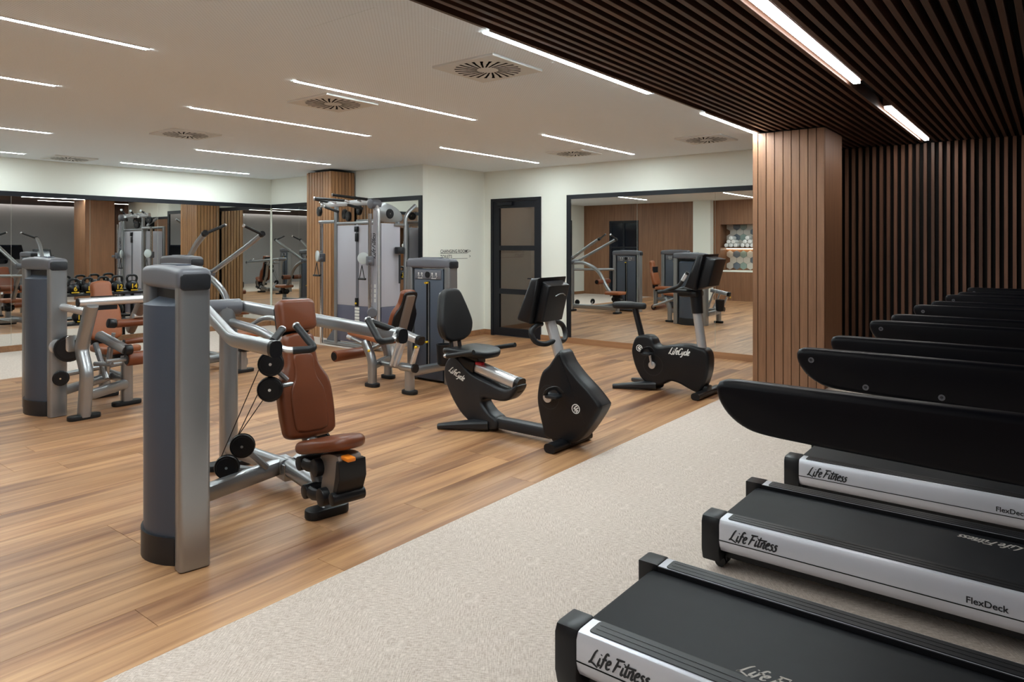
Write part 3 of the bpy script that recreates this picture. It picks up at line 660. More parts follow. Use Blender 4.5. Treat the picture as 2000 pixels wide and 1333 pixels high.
# press arms and yoke
def handle(sy, xe, ye, ze, name='handle'):
    bm = bm_(); tube(bm, fil([(xe-0.02, ye-sy*0.02, ze+0.012), (xe+0.02, ye-sy*0.055, ze-0.01), (xe+0.045, ye-sy*0.10, ze-0.015)], 0.02), 0.017, 10); obj('handle_stem', bm, 'silver_bright', m1)
    bm = bm_(); tube(bm, fil([(xe+0.04, ye-sy*0.085, ze-0.015), (xe+0.085, ye-sy*0.19, ze-0.012), (xe-0.085, ye-sy*0.165, ze+0.095)], 0.035), 0.0195, 12); obj(name, bm, 'rubber', m1)
    bm = bm_(); tube(bm, [(xe-0.05, ye-sy*0.015, ze+0.03), (xe-0.14, ye-sy*0.105, ze+0.075)], 0.0195, 12); obj(name, bm, 'rubber', m1)
    bm = bm_(); cyl(bm, (xe-0.085, ye-sy*0.165, ze+0.095), (xe-0.095, ye-sy*0.164, ze+0.101), 0.021, 12); cyl(bm, (xe-0.14, ye-sy*0.105, ze+0.075), (xe-0.149, ye-sy*0.112, ze+0.079), 0.021, 12); obj('handle_cap', bm, 'silver_bright', m1)
for sy, xe, ye, ap in ((-1, -3.12, 2.08, [(-4.45, 2.28, 1.08), (-4.47, 2.17, 1.09), (-3.64, 2.06, 0.965), (-3.12, 2.08, 0.968)]), (1, -3.12, 2.85, [(-4.45, 2.32, 1.08), (-4.47, 2.43, 1.08), (-3.12, 2.85, 0.968)])):
    bm = bm_(); tube(bm, fil(ap, 0.07), 0.03, 14, h=0.04, sq=0.5); obj('press_arm', bm, 'silver', m1)
    bm = bm_(); tube(bm, [(xe-0.004, ye, 0.968), (xe+0.03, ye, 0.967)], 0.034, 14, h=0.044, sq=0.4); obj('end_cap', bm, 'black_plastic', m1)
    handle(sy, xe, ye, 0.968)
bm = bm_(); tube(bm, fil([(-4.42, 2.33, 0.98), (-4.0, 2.38, 0.95), (-3.64, A-0.02, 0.86)], 0.1), 0.03, 12); tube(bm, cr([(-4.25, 2.38, 0.95), (-4.05, 2.42, 1.03), (-3.85, 2.44, 1.02), (-3.66, A+0.02, 0.93)], 5), 0.016, 10); obj('cross_tubes', bm, 'silver', m1)
bm = bm_(); cyl(bm, (-4.45, 2.19, 1.08), (-4.45, 2.41, 1.08), 0.055, 20, 0.008); obj('pivot_hub', bm, 'cap_grey', m1)
for p in ((-3.44, 2.20, 0.835), (-3.45, 2.20, 0.69), (-3.70, 2.14, 0.33), (-3.78, 2.08, 0.20)): pulley(m1, p, (0.80, -0.45, 0), 0.071, 0.045)
pulley(m1, (-3.80, 2.68, 0.24), (0.80, -0.5, 0), 0.066, 0.045)
bm = bm_(); tube(bm, [(-3.45, 2.23, 0.80), (-3.45, 2.30, 0.73)], 0.014, 8); tube(bm, [(-3.45, 2.22, 0.70), (-3.47, 2.36, 0.70)], 0.014, 8); tube(bm, [(-3.72, 2.16, 0.31), (-3.74, 2.30, 0.16)], 0.02, 8); tube(bm, [(-3.80, 2.10, 0.19), (-3.76, 2.30, 0.13)], 0.02, 8); obj('pulley_bracket', bm, 'silver', m1)
bm = bm_()
for a, b2 in (((-3.49, 2.17, 0.84), (-3.83, 2.05, 0.22)), ((-3.50, 2.17, 0.70), (-3.73, 2.12, 0.38)), ((-3.48, 2.18, 0.64), (-3.73, 2.13, 0.39)), ((-3.86, 2.74, 0.30), (-3.95, 2.60, 0.80)), ((-3.80, 2.06, 0.14), (-3.58, 1.72, 0.15))): tube(bm, [a, b2], 0.0028, 6)
obj('cable', bm, 'rubber', m1)

# ---- leg machine by the left mirror
m2 = thing('leg_curl', (-7.0, 2.6, 0), 'leg curl machine with tan backrest and rollers in front of the kettlebells', 'exercise machine')
tower(m2, -7.21, 2.35, 0.35, 1.395, 1)
A = 2.95
bm = bm_(); tube(bm, fil([(-6.62, 2.46, 0.03), (-6.56, 2.46, 0.40), (-6.68, 2.46, 0.60), (-6.46, 2.46, 1.0)], 0.06), 0.048, 14, h=0.06, sq=0.4); obj('front_leg', bm, 'silver', m2)
P('foot', 'rubber', m2, feet, -6.62, 2.46, 0.05, 0.13, 0.04)
bm = bm_(); tube(bm, [(-6.47, 2.36, 1.02), (-6.47, 2.96, 1.02)], 0.036, 16); obj('top_bar', bm, 'silver_bright', m2)
bm = bm_(); tube(bm, [(-6.47, 2.352, 1.02), (-6.47, 2.362, 1.02)], 0.036, 16); obj('end_cap', bm, 'black_plastic', m2)
bm = bm_(); tube(bm, [(-6.50, 2.90, 1.0), (-6.80, 2.92, 0.72)], 0.04, 12, h=0.05, sq=0.4); obj('arm_bracket', bm, 'back_plate', m2)
bm = bm_(); tube(bm, [(-6.88, 2.38, 0.96), (-6.58, 2.46, 0.93)], 0.034, 14); tube(bm, [(-6.60, 2.86, 0.86), (-6.62, 3.30, 0.86)], 0.022, 12); obj('tie_bar', bm, 'silver_bright', m2)
bm = bm_(); tube(bm, [(-6.9, 2.93, 0.03), (-6.9, 2.93, 0.46)], 0.05, 14, h=0.045, sq=0.4); obj('rear_leg', bm, 'silver', m2)
bm = bm_(); tube(bm, [(-7.44, 2.95, 0.03), (-7.44, 2.95, 0.46)], 0.05, 14, h=0.045, sq=0.4); obj('rear_leg', bm, 'silver', m2)
P('foot', 'rubber', m2, feet, -6.9, 2.93, 0.05, 0.13, 0.04); P('foot', 'rubber', m2, feet, -7.44, 2.95, 0.05, 0.13, 0.04)
bm = bm_(); tube(bm, [(-6.58, 2.44, 0.20), (-6.9, 2.93, 0.20)], 0.036, 12, h=0.045, sq=0.5); tube(bm, [(-6.9, 2.93, 0.24), (-7.44, 2.95, 0.24)], 0.036, 12, h=0.045, sq=0.5); tube(bm, [(-6.95, 2.38, 0.2), (-7.2, 2.9, 0.24)], 0.034, 12, h=0.04, sq=0.5); tube(bm, [(-6.9, 2.40, 0.36), (-6.9, 2.90, 0.40)], 0.024, 10); obj('base_frame', bm, 'silver', m2)
bm = bm_(); prism(bm, [(A+p[0]*0.80, 0.80+p[1]*0.70) for p in out2(bk, 3)], 'x', -7.44, -7.36, 0.028, 4); rotall(bm, (-7.4, A, 0.5), 'Y', -0.22); obj('backrest', bm, 'leather_tan', m2)
bm = bm_(); prism(bm, rrect(-7.40, -6.98, A-0.17, A+0.17, 0.06), 'z', 0.47, 0.54, 0.028, 4); obj('seat', bm, 'leather_tan', m2)
bm = bm_(); box(bm, -7.46, -7.44, A-0.12, A+0.12, 0.5, 1.0); box(bm, -7.4, -7.0, A-0.1, A+0.1, 0.43, 0.468); obj('pad_mount', bm, 'black_plastic', m2)
def roller(parent, p0, p1, r, m='leather'):
    bm = bm_(); cyl(bm, p0, p1, r, 24, 0.01); o = obj('roller_pad', bm, m, parent)
    d = (V(p1)-V(p0)).normalized(); bm = bm_(); cyl(bm, V(p0)-d*0.006, V(p0)+d*0.004, r*0.75, 20); cyl(bm, V(p1)-d*0.004, V(p1)+d*0.006, r*0.75, 20); obj('roller_cap', bm, 'black_plastic', o); return o
roller(m2, (-6.50, 2.76, 0.49), (-6.50, 3.24, 0.49), 0.062)
roller(m2, (-6.62, 2.72, 0.80), (-6.62, 3.22, 0.80), 0.036); roller(m2, (-6.60, 2.78, 0.635), (-6.60, 3.22, 0.635), 0.026)
bm = bm_(); tube(bm, [(-6.52, 2.60, 0.49), (-6.5, 2.77, 0.49)], 0.018, 10); tube(bm, [(-6.66, 2.68, 0.44), (-6.62, 2.70, 0.72)], 0.016, 10); tube(bm, [(-6.72, 2.62, 0.70), (-6.46, 2.74, 0.58)], 0.045, 12, h=0.04, sq=0.4); tube(bm, [(-6.80, 2.62, 0.62), (-6.62, 2.64, 0.32)], 0.024, 10); tube(bm, [(-6.60, 2.66, 0.60), (-6.66, 2.66, 0.34)], 0.018, 10); tube(bm, [(-6.66, 2.56, 0.46), (-6.50, 2.64, 0.46)], 0.02, 10); obj('linkage', bm, 'silver', m2)
bm = bm_(); cyl(bm, (-6.64, 2.66, 0.81), (-6.64, 2.725, 0.80), 0.042, 16, 0.006); cyl(bm, (-6.45, 2.72, 0.58), (-6.45, 2.78, 0.58), 0.045, 16, 0.006); obj('knob', bm, 'black_plastic', m2)
pulley(m2, (-6.78, 2.40, 0.60), (0.9, -0.5, 0), 0.115, 0.05, 'cam_wheel'); pulley(m2, (-6.845, 2.36, 0.34), (0.9, -0.45, 0), 0.065, 0.05)
bm = bm_(); prism(bm, rrect(2.36, 2.46, 0.575, 0.72, 0.03), 'x', -6.745, -6.735, 0.002, 1); obj('cam_plate', bm, 'chrome', m2)
bm = bm_(); cyl(bm, (-6.862, 2.33, 0.62), (-6.852, 2.33, 0.62), 0.06, 18, 0.002); obj('inspection_cover', bm, 'silver_bright', m2)

# ---- leg extension in front of the changing-room wall
m3 = thing('leg_extension', (-5.5, 5.2, 0), 'leg extension machine with brown seat and roller beside the recumbent bike', 'exercise machine')
tower(m3, -5.44, 5.52, 0.33, 1.365, -1)
A = 5.08
for x, y, name in ((-5.72, 4.91, 'front_leg'), (-5.95, 5.34, 'front_leg')):
    bm = bm_(); tube(bm, fil([(x, y, 0.03), (x, y, 0.30), (x-0.12, y, 0.47)], 0.12), 0.042, 14, h=0.045, sq=0.4); obj(name, bm, 'silver', m3); P('foot', 'rubber', m3, feet, x, y, 0.09, 0.055, 0.04)
bm = bm_(); tube(bm, [(-5.14, 4.90, 0.03), (-5.14, 4.90, 0.28)], 0.045, 14, h=0.045, sq=0.4); obj('rear_leg', bm, 'silver', m3); P('foot', 'rubber', m3, feet, -5.14, 4.90, 0.09, 0.055, 0.04)
bm = bm_(); tube(bm, [(-5.14, 4.90, 0.22), (-5.12, 5.50, 0.22)], 0.04, 12, h=0.045, sq=0.5); tube(bm, [(-5.72, 4.91, 0.22), (-5.95, 5.34, 0.22)], 0.036, 12, h=0.042, sq=0.5); tube(bm, [(-5.84, 5.1, 0.22), (-5.14, 4.92, 0.26)], 0.03, 10); obj('base_beam', bm, 'silver', m3)
bm = bm_(); tube(bm, [(-5.24, 4.88, 0.27), (-5.05, 4.88, 0.27)], 0.042, 16); obj('pivot_housing', bm, 'silver', m3)
bm = bm_(); tube(bm, [(-5.055, 4.88, 0.27), (-5.03, 4.88, 0.27)], 0.044, 16); obj('end_cap', bm, 'black_plastic', m3)
bm = bm_(); prism(bm, rrect(-6.16, -5.52, A-0.19, A+0.19, 0.07), 'z', 0.455, 0.52, 0.025, 4); rotall(bm, (-5.52, A, 0.48), 'Y', 0.10); obj('seat', bm, 'leather_tan', m3)
bm = bm_(); prism(bm, [(A+p[0]*0.80, 0.74+p[1]*0.62) for p in out2(bk, 3)], 'x', -5.56, -5.49, 0.025, 4); rotall(bm, (-5.5, A, 0.52), 'Y', 0.35); b0 = obj('backrest', bm, 'leather', m3)
bm = bm_(); prism(bm, [(A+p[0]*0.78, 0.74+p[1]*0.61) for p in out2(bk, 3)], 'x', -5.495, -5.475, 0.004, 1); rotall(bm, (-5.5, A, 0.52), 'Y', 0.35); obj('back_shell', bm, 'black_plastic', m3)
bm = bm_(); prism(bm, rrect(A-0.065, A+0.045, 0.50, 1.02, 0.012), 'x', -5.48, -5.45, 0.004, 1); rotall(bm, (-5.5, A, 0.52), 'Y', 0.35); obj('back_plate', bm, 'back_plate', m3)
roller(m3, (-6.30, 4.86, 0.27), (-6.30, 5.34, 0.27), 0.062)
bm = bm_(); tube(bm, fil([(-6.30, 5.34, 0.27), (-6.28, 5.40, 0.30), (-5.85, 5.38, 0.46)], 0.04), 0.024, 10); tube(bm, [(-6.02, 4.86, 0.50), (-5.86, 4.89, 0.45)], 0.02, 10); obj('roller_arm', bm, 'silver', m3)
bm = bm_(); tube(bm, [(-6.06, 4.855, 0.51), (-6.00, 4.862, 0.495)], 0.024, 12); obj('side_grip', bm, 'silver_bright', m3)
bm = bm_()
for y, x0, z0, x1, z1 in ((4.87, -5.24, .60, -5.37, .27), (4.83, -5.13, .57, -5.27, .28), (4.86, -4.99, .50, -5.06, .32)): tube(bm, [(x0, y, z0), (x1, y, z1)], 0.028, 10, h=0.018, sq=0.5)
tube(bm, [(-5.30, 4.88, .63), (-4.96, 4.86, .56)], 0.045, 12, h=0.04, sq=0.5); tube(bm, [(-5.5, 5.0, .42), (-5.33, 4.88, .30)], 0.026, 10); obj('linkage', bm, 'silver_bright', m3)
bm = bm_(); tube(bm, [(-4.975, 4.86, .565), (-4.93, 4.86, .556)], 0.048, 12, h=0.044, sq=0.5); obj('linkage_cap', bm, 'black_plastic', m3)
for p in ((-5.70, 4.855, 0.39), (-4.95, 4.81, 0.50)):
    bm = bm_(); cyl(bm, p, (p[0], p[1]-0.02, p[2]), 0.014, 10, 0.003); obj('adjuster_knob', bm, 'yellow', m3)
bm = bm_(); lathe(bm, (-4.98, 5.24, 0.26), (0, 0, 1), [(0, .055), (0.02, .075), (.20, .085), (.22, .09), (.22, .075), (.06, .066), (.05, .01)], 20); obj('bottle_holder', bm, 'black_plastic', m3)['label'] = 'dark plastic bottle holder'

# ---- lat pulldown
m4 = thing('lat_pulldown', (-8.1, 4.2, 0), 'lat pulldown machine with two raised silver arms and black grips', 'exercise machine')
tower(m4, -7.70, 3.85, 0.35, 1.39, 1)
A = 4.55
bm = bm_(); tube(bm, [(-8.75, A, 0.03), (-8.75, A, 1.18)], 0.055, 14, h=0.05, sq=0.4); obj('upright', bm, 'silver', m4)
P('foot', 'rubber', m4, feet, -8.75, A, 0.06, 0.15, 0.04); P('foot', 'rubber', m4, feet, -7.58, A-0.03, 0.055, 0.14, 0.04)
bm = bm_(); tube(bm, [(-8.75, A, 0.12), (-7.58, A, 0.12)], 0.042, 12, h=0.05, sq=0.5); tube(bm, [(-7.58, A-0.03, 0.03), (-7.58, A-0.03, 0.40)], 0.045, 12, h=0.045, sq=0.4); tube(bm, [(-8.1, A, 0.12), (-8.0, 3.92, 0.12)], 0.042, 12, h=0.05, sq=0.5); tube(bm, [(-8.75, A, 0.95), (-8.02, 3.9, 0.95)], 0.03, 12); obj('base_frame', bm, 'silver', m4)
bm = bm_(); tube(bm, cr([(-8.75, A, 1.10), (-8.40, A, 1.10), (-8.05, A, 0.92), (-7.86, A, 0.62), (-7.70, A, 0.40)], 6), 0.04, 12); obj('thigh_arm', bm, 'silver', m4)
bm = bm_(); cyl(bm, (-8.72, A-0.24, 1.13), (-8.72, A+0.24, 1.13), 0.055, 20, 0.008); obj('pivot_hub', bm, 'cap_grey', m4)
for s in (-1, 1):
    bm = bm_(); tube(bm, fil([(-8.72, A+s*0.20, 1.14), (-8.04, A+s*0.35, 1.52), (-7.80, A+s*0.37, 1.645)], 0.12), 0.031, 12, h=0.031, sq=0.3); obj('pull_arm', bm, 'silver', m4)
    bm = bm_(); tube(bm, [(-7.825, A+s*0.37, 1.632), (-7.785, A+s*0.37, 1.652)], 0.034, 12, sq=0.3); obj('end_cap', bm, 'black_plastic', m4)
    bm = bm_(); tube(bm, [(-7.80, A+s*0.345, 1.65), (-7.80, A+s*0.125, 1.742)], 0.018, 12); obj('grip', bm, 'rubber', m4)
    bm = bm_(); tube(bm, [(-7.80, A+s*0.128, 1.741), (-7.80, A+s*0.112, 1.748)], 0.020, 12); obj('grip_cap', bm, 'silver_bright', m4)
roller(m4, (-7.93, A-0.26, 0.70), (-7.93, A-0.05, 0.70), 0.058); roller(m4, (-7.93, A+0.05, 0.70), (-7.93, A+0.26, 0.70), 0.058)
bm = bm_(); prism(bm, rrect(-7.82, -7.42, A-0.17, A+0.17, 0.06), 'z', 0.42, 0.49, 0.028, 4); obj('seat', bm, 'leather_tan', m4)
bm = bm_(); cyl(bm, (-7.64, A-0.11, 0.32), (-7.64, A+0.05, 0.32), 0.05, 16, 0.006); cyl(bm, (-7.50, A-0.11, 0.30), (-7.50, A+0.05, 0.30), 0.045, 16, 0.006); box(bm, -7.68, -7.48, A-0.08, A+0.02, 0.25, 0.42, 0.01); obj('seat_linkage', bm, 'black_plastic', m4)
pulley(m4, (-8.66, A-0.09, 0.2), (0, 1, 0), 0.06, 0.04); pulley(m4, (-8.5, 4.05, 0.2), (1, 0.3, 0), 0.06, 0.04)
bm = bm_(); tube(bm, [(-8.5, 4.05, 0.2), (-8.38, 4.30, 0.13)], 0.015, 8); obj('pulley_bracket', bm, 'silver', m4)

# ---- cable machine
m5 = thing('cable_machine', (-8.1, 6.8, 0), 'tall dual cable machine with pull-up bars and pale weight covers', 'exercise machine')
Y5 = 6.60; XA, XB = -8.50, -7.56; Yb = 7.02
for x, y in ((XA, Y5), (XB-0.06, Y5), (XA, Yb), (XB-0.06, Yb)):
    bm = bm_(); tube(bm, [(x, y, 0.03), (x, y, 2.08 if y == Y5 else 1.9)], 0.028, 12, h=0.034, sq=0.5); obj('post', bm, 'silver', m5)
bm = bm_(); tube(bm, fil([(XB, Y5-0.02, 0.05), (XB, Y5-0.02, 2.02), (XB-0.10, Y5-0.02, 2.12), (XA-0.32, Y5-0.02, 2.12)], 0.12), 0.03, 12, h=0.045, sq=0.5); obj('main_frame', bm, 'silver_bright', m5)
bm = bm_(); text(bm, 'L', (0, 0, 0), (1, 0, 0), (0, 0, 1), 0.01) if False else script(bm, 'Life Fitness', (XB+0.012, Y5-0.068, 1.32), (0, 0, 1), (-1, 0, 0), 0.085, 0.12, 0.3); obj('lettering', bm, 'ink', m5, smooth=False)
bm = bm_(); box(bm, XB-0.035, XB+0.04, Y5-0.066, Y5-0.058, 0.30, 2.0, 0.003, 1); obj('column_face', bm, 'panel_light', m5)
for a, b2, c0, c1 in ((XA+0.03, XB-0.085, Y5-0.005, Y5+0.02),):
    P('weight_cover', 'panel_light', m5, box, a, b2, c0, c1, 0.62, 1.80, 0.004); P('weight_cover_base', 'panel_dark', m5, box, a, b2, c0, c1, 0.08, 0.618, 0.004)
P('weight_cover', 'panel_light', m5, box, XB-0.03, XB-0.005, Y5+0.06, Yb, 0.62, 1.82, 0.004); P('weight_cover_base', 'panel_dark', m5, box, XB-0.03, XB-0.005, Y5+0.06, Yb, 0.08, 0.618, 0.004)
P('weight_cover', 'panel_light', m5, box, XA-0.02, XA+0.0, Y5+0.05, Yb-0.04, 0.1, 1.80, 0.004)
bm = bm_(); prism(bm, out2([(Y5+0.02, 1.86), (Y5+0.02, 2.10), (Y5+0.20, 2.10), (Yb-0.02, 2.02), (Yb+0.04, 1.86)], 3), 'x', XB-0.06, XB-0.005, 0.01, 2); obj('side_plate', bm, 'silver', m5)
xm = (XA+XB)/2+0.02
bm = bm_(); box(bm, xm-0.028, xm+0.028, Y5-0.011, Y5-0.006, 0.20, 1.78); obj('weight_slot', bm, 'cap_grey', m5)
bm = bm_(); box(bm, xm-0.035, xm+0.035, Y5-0.04, Y5-0.006, 1.70, 1.78, 0.006); box(bm, xm-0.03, xm+0.03, Y5-0.03, Y5-0.006, 1.56, 1.68, 0.006); box(bm, xm-0.03, xm+0.03, Y5-0.03, Y5-0.006, 0.62, 0.74, 0.006); obj('slot_block', bm, 'black_plastic', m5)
bm = bm_(); cyl(bm, (xm, Y5-0.012, 0.66), (xm, Y5-0.045, 0.66), 0.014, 10); obj('weight_pin', bm, 'yellow', m5)
bm = bm_()
for i in range(10): box(bm, xm-0.05, xm+0.05, Y5-0.0135, Y5-0.010, 0.16+i*0.045, 0.195+i*0.045)
obj('weight_numbers', bm, 'white_print', m5, smooth=False)
bm = bm_(); tube(bm, [(XA, Y5, 1.83), (XB-0.06, Y5, 1.83)], 0.022, 10, h=0.022, sq=0.5); tube(bm, [(XA-0.38, Y5-0.02, 1.86), (XA, Y5-0.02, 1.86)], 0.022, 10, h=0.026, sq=0.5); tube(bm, [(XA, Y5, 0.22), (XA, Yb, 0.22)], 0.025, 10); tube(bm, [(XA, Yb, 1.88), (XB-0.06, Yb, 1.88)], 0.025, 10); tube(bm, [(XA-0.3, Y5+0.02, 0.035), (XB+0.05, Y5+0.02, 0.035)], 0.03, 10, h=0.03, sq=0.5); obj('cross_bar', bm, 'silver', m5)
bm = bm_(); prism(bm, [(XA-0.30, 0.0), (XA-0.30, 0.07), (XA-0.10, 0.28), (XA, 0.34), (XA, 0.0)], 'y', Y5+0.05, Y5+0.075, 0.003, 1); obj('gusset_plate', bm, 'cap_grey', m5)
# adjustable columns with carriage, swivel disc, strap handle
def adj(x, y, zc, disc, ztop=1.84, dd=(-0.01, -0.024, 0)):
    bm = bm_(); tube(bm, [(x, y, 0.0), (x, y, ztop)], 0.024, 12, h=0.024, sq=0.3); obj('adjustable_column', bm, 'chrome', m5)
    bm = bm_(); box(bm, x-0.04, x+0.04, y-0.045, y+0.045, zc-0.08, zc+0.05, 0.012); cyl(bm, (x+0.06, y-0.03, zc-0.03), (x+0.06, y-0.09, zc-0.03), 0.028, 12, 0.006); obj('carriage', bm, 'cap_grey', m5)
    bm = bm_(); cyl(bm, V(disc), V(disc)+V(dd), 0.085, 24, 0.005); obj('swivel_disc', bm, 'clear_plastic', m5)
    p = V(disc)+V((0, -0.03, -0.10)); bm = bm_(); tube(bm, [p, p+V((-0.055, 0, -0.19))], 0.006, 6); tube(bm, [p, p+V((0.055, 0, -0.19))], 0.006, 6); obj('strap', bm, 'rubber', m5)
    bm = bm_(); tube(bm, [p+V((-0.075, 0, -0.195)), p+V((0.075, 0, -0.195))], 0.015, 10); obj('strap_handle', bm, 'rubber', m5)
adj(-8.86, 6.60, 1.33, (-8.86, 6.54, 1.34)); adj(XB-0.04, Y5-0.12, 1.30, (XB-0.20, Y5-0.10, 1.32), 1.95, (0.016, -0.02, 0))
for p, a in (((-8.86, 6.56, 2.02), (0.3, 1, 0)), ((-8.38, 6.66, 1.97), (0.3, 1, 0)), ((-8.22, 6.60, 1.93), (0.3, 1, 0)), ((-8.05, 6.66, 2.02), (0.3, 1, 0)), ((XB-0.02, Y5+0.22, 1.96), (1, 0, 0))): pulley(m5, p, a, 0.075, 0.05)
bm = bm_()
for x in (-8.75, -8.45, -8.15, -7.88): tube(bm, [(x, Y5-0.02, 2.13), (x-0.02, Y5-0.10, 2.16)], 0.016, 8)
obj('pull_up_bracket', bm, 'silver_bright', m5)
for x0, y0, z0, x1, y1, z1 in ((-8.80, 6.42, 2.20, -8.62, 6.60, 2.15), (-8.62, 6.30, 2.20, -8.22, 6.52, 2.16), (-8.20, 6.30, 2.23, -7.75, 6.56, 2.16), (-8.60, 6.46, 2.08, -8.42, 6.58, 2.0), (-8.05, 6.44, 2.09, -7.85, 6.56, 2.03)):
    bm = bm_(); tube(bm, [(x0, y0, z0), (x1, y1, z1)], 0.02, 10); g2 = obj('pull_up_grip', bm, 'rubber', m5)
    d = (V((x1, y1, z1))-V((x0, y0, z0))).normalized(); bm = bm_(); tube(bm, [V((x0, y0, z0))-d*0.012, V((x0, y0, z0))+d*0.01], 0.023, 10); obj('grip_cap', bm, 'silver_bright', g2)
bm = bm_(); cyl(bm, (XB-0.06, Y5-0.10, 2.09), (XB-0.06, Y5+0.06, 2.09), 0.07, 20, 0.01); obj('corner_hub', bm, 'cap_grey', m5)
bm = bm_()
for i in range(4): box(bm, XB-0.012, XB+0.022, Y5-0.0675, Y5-0.0665, 0.70+i*0.068, 0.75+i*0.068)
obj('instruction_sticker', bm, 'white_print', m5, smooth=False)
bm = bm_(); lathe(bm, (XB-0.02, Y5-0.1, 0.56), (0.8, -0.6, 0), [(-.05, .06), (0, .07), (.07, .07), (.08, .06)], 18); obj('lower_pulley_cover', bm, 'cap_grey', m5)
bm = bm_(); tube(bm, fil([(XB+0.02, Yb+0.08, 0.02), (XB+0.02, Yb+0.08, 1.95), (XB+0.0, Yb+0.30, 2.10)], 0.1), 0.028, 12); tube(bm, [(XB+0.0, Y5+0.3, 1.80), (XB+0.02, Yb+0.1, 1.80)], 0.022, 10); obj('rear_column', bm, 'silver', m5)
bm = bm_(); cyl(bm, (XB+0.05, Yb-0.06, 1.48), (XB+0.05, Yb-0.06, 1.38), 0.07, 18, 0.01); cyl(bm, (XB+0.05, Yb-0.06, 1.37), (XB+0.05, Yb-0.06, 0.95), 0.016, 10); obj('cable_weight', bm, 'charcoal', m5)

# ================================================================== BIKES
# ---- recumbent bike, along x, mid plane y=4.36
rb = thing('recumbent_bike', (-3.3, 4.36, 0), 'black recumbent exercise bike with high padded backrest and silver seat rail', 'exercise bike'); A = 4.36
fs = [(-2.90, .72), (-3.00, .60), (-3.065, .54), (-3.10, .42), (-3.105, .30), (-3.06, .13), (-3.02, .05), (-2.80, .05), (-2.70, .11), (-2.60, .24), (-2.545, .335), (-2.55, .37), (-2.64, .46), (-2.74, .54), (-2.83, .63)]
bm = bm_(); prism(bm, out2(fs, 3), 'y', A-0.085, A+0.085, 0.03, 4); sh = obj('drive_housing', bm, 'black_plastic', rb)
bm = bm_(); ring2(bm, (-2.985, A-0.0862, .365), (1, 0, 0), (0, 0, 1), 0.085, 0.092, 32); obj('crank_ring', bm, 'charcoal', rb)
bm = bm_(); emblem(bm, (-2.75, A-0.0865, .31), (1, 0, 0), (0, 0, 1), 0.036); obj('emblem', bm, 'white_print', rb, smooth=False)
def crank(parent, x, z, yy, s, dx, dz):
    bm = bm_(); cyl(bm, (x, yy, z), (x, yy+s*0.03, z), 0.038, 22, 0.004); cyl(bm, (x, yy+s*0.03, z), (x, yy+s*0.033, z), 0.012, 12); o = obj('crank_hub', bm, 'silver_bright', parent)
    bm = bm_(); tube(bm, [(x, yy+s*0.028, z), (x+dx, yy+s*0.035, z+dz)], 0.014, 10, h=0.01, sq=0.5); obj('crank_arm', bm, 'silver_bright', parent)
    px, pz, py = x+dx, z+dz, yy+s*0.09
    bm = bm_(); prism(bm, rrect(px-0.05, px+0.05, pz-0.012, pz+0.012, 0.008), 'y', py-0.045, py+0.045, 0.006, 2); tube(bm, cr([(px-0.045, py-0.04, pz+.01), (px-0.02, py-0.045, pz+0.05), (px+0.02, py+0.0, pz+0.062), (px+0.04, py+0.045, pz+0.02)], 4), 0.022, 8, h=0.006); obj('pedal', bm, 'charcoal', parent)
crank(rb, -2.985, .365, A-0.086, -1, 0.10, 0.035); crank(rb, -2.985, .365, A+0.086, 1, -0.10, -0.035)
bm = bm_(); tube(bm, [(-2.93, A, .62), (-2.98, A, .76), (-3.05, A, .96)], 0.052, 18, h=0.036); obj('mast', bm, 'silver_bright', rb)
cs2 = [(-3.06, 1.245), (-3.02, 1.262), (-2.86, 1.25), (-2.825, 1.20), (-2.92, .925), (-2.97, .905), (-3.18, .93), (-3.205, .95)]
bm = bm_(); prism(bm, [(-3.07, 1.255), (-2.99, 1.262), (-3.08, .915), (-3.19, .935), (-3.20, .955)], 'y', A-0.215, A+0.165, 0.025, 3); obj('console', bm, 'black_plastic', rb)
bm = bm_(); prism(bm, [(-3.0, 1.235), (-2.93, 1.20), (-3.0, .93), (-3.08, .92)], 'y', A-0.16, A+0.12, 0.02, 3); k3 = obj('console_back', bm, 'black_plastic', rb)
bm = bm_(); tube(bm, cr([(-2.945, A-0.06, 1.12), (-2.937, A-0.02, 1.135), (-2.937, A+0.03, 1.135), (-2.945, A+0.07, 1.12)], 4), 0.004, 6); obj('console_trim', bm, 'silver', k3)
bm = bm_(); prism(bm, rrect(A-0.17, A+0.13, 0.985, 1.215, 0.015), 'x', -3.145, -3.135, 0.002, 1); rotall(bm, (-3.14, A, 1.1), 'Y', 0.37); obj('screen', bm, 'screen', rb)
for s in (-1, 1):
    bm = bm_(); tube(bm, cr([(-2.98, A+s*0.03, .78), (-3.0, A+s*0.12, .765), (-3.03, A+s*0.20, .79), (-3.06, A+s*0.215, .86), (-3.06, A+s*0.15, .90), (-3.06, A+s*0.08, .91)], 6), 0.020, 12); obj('front_handle', bm, 'rubber', rb)
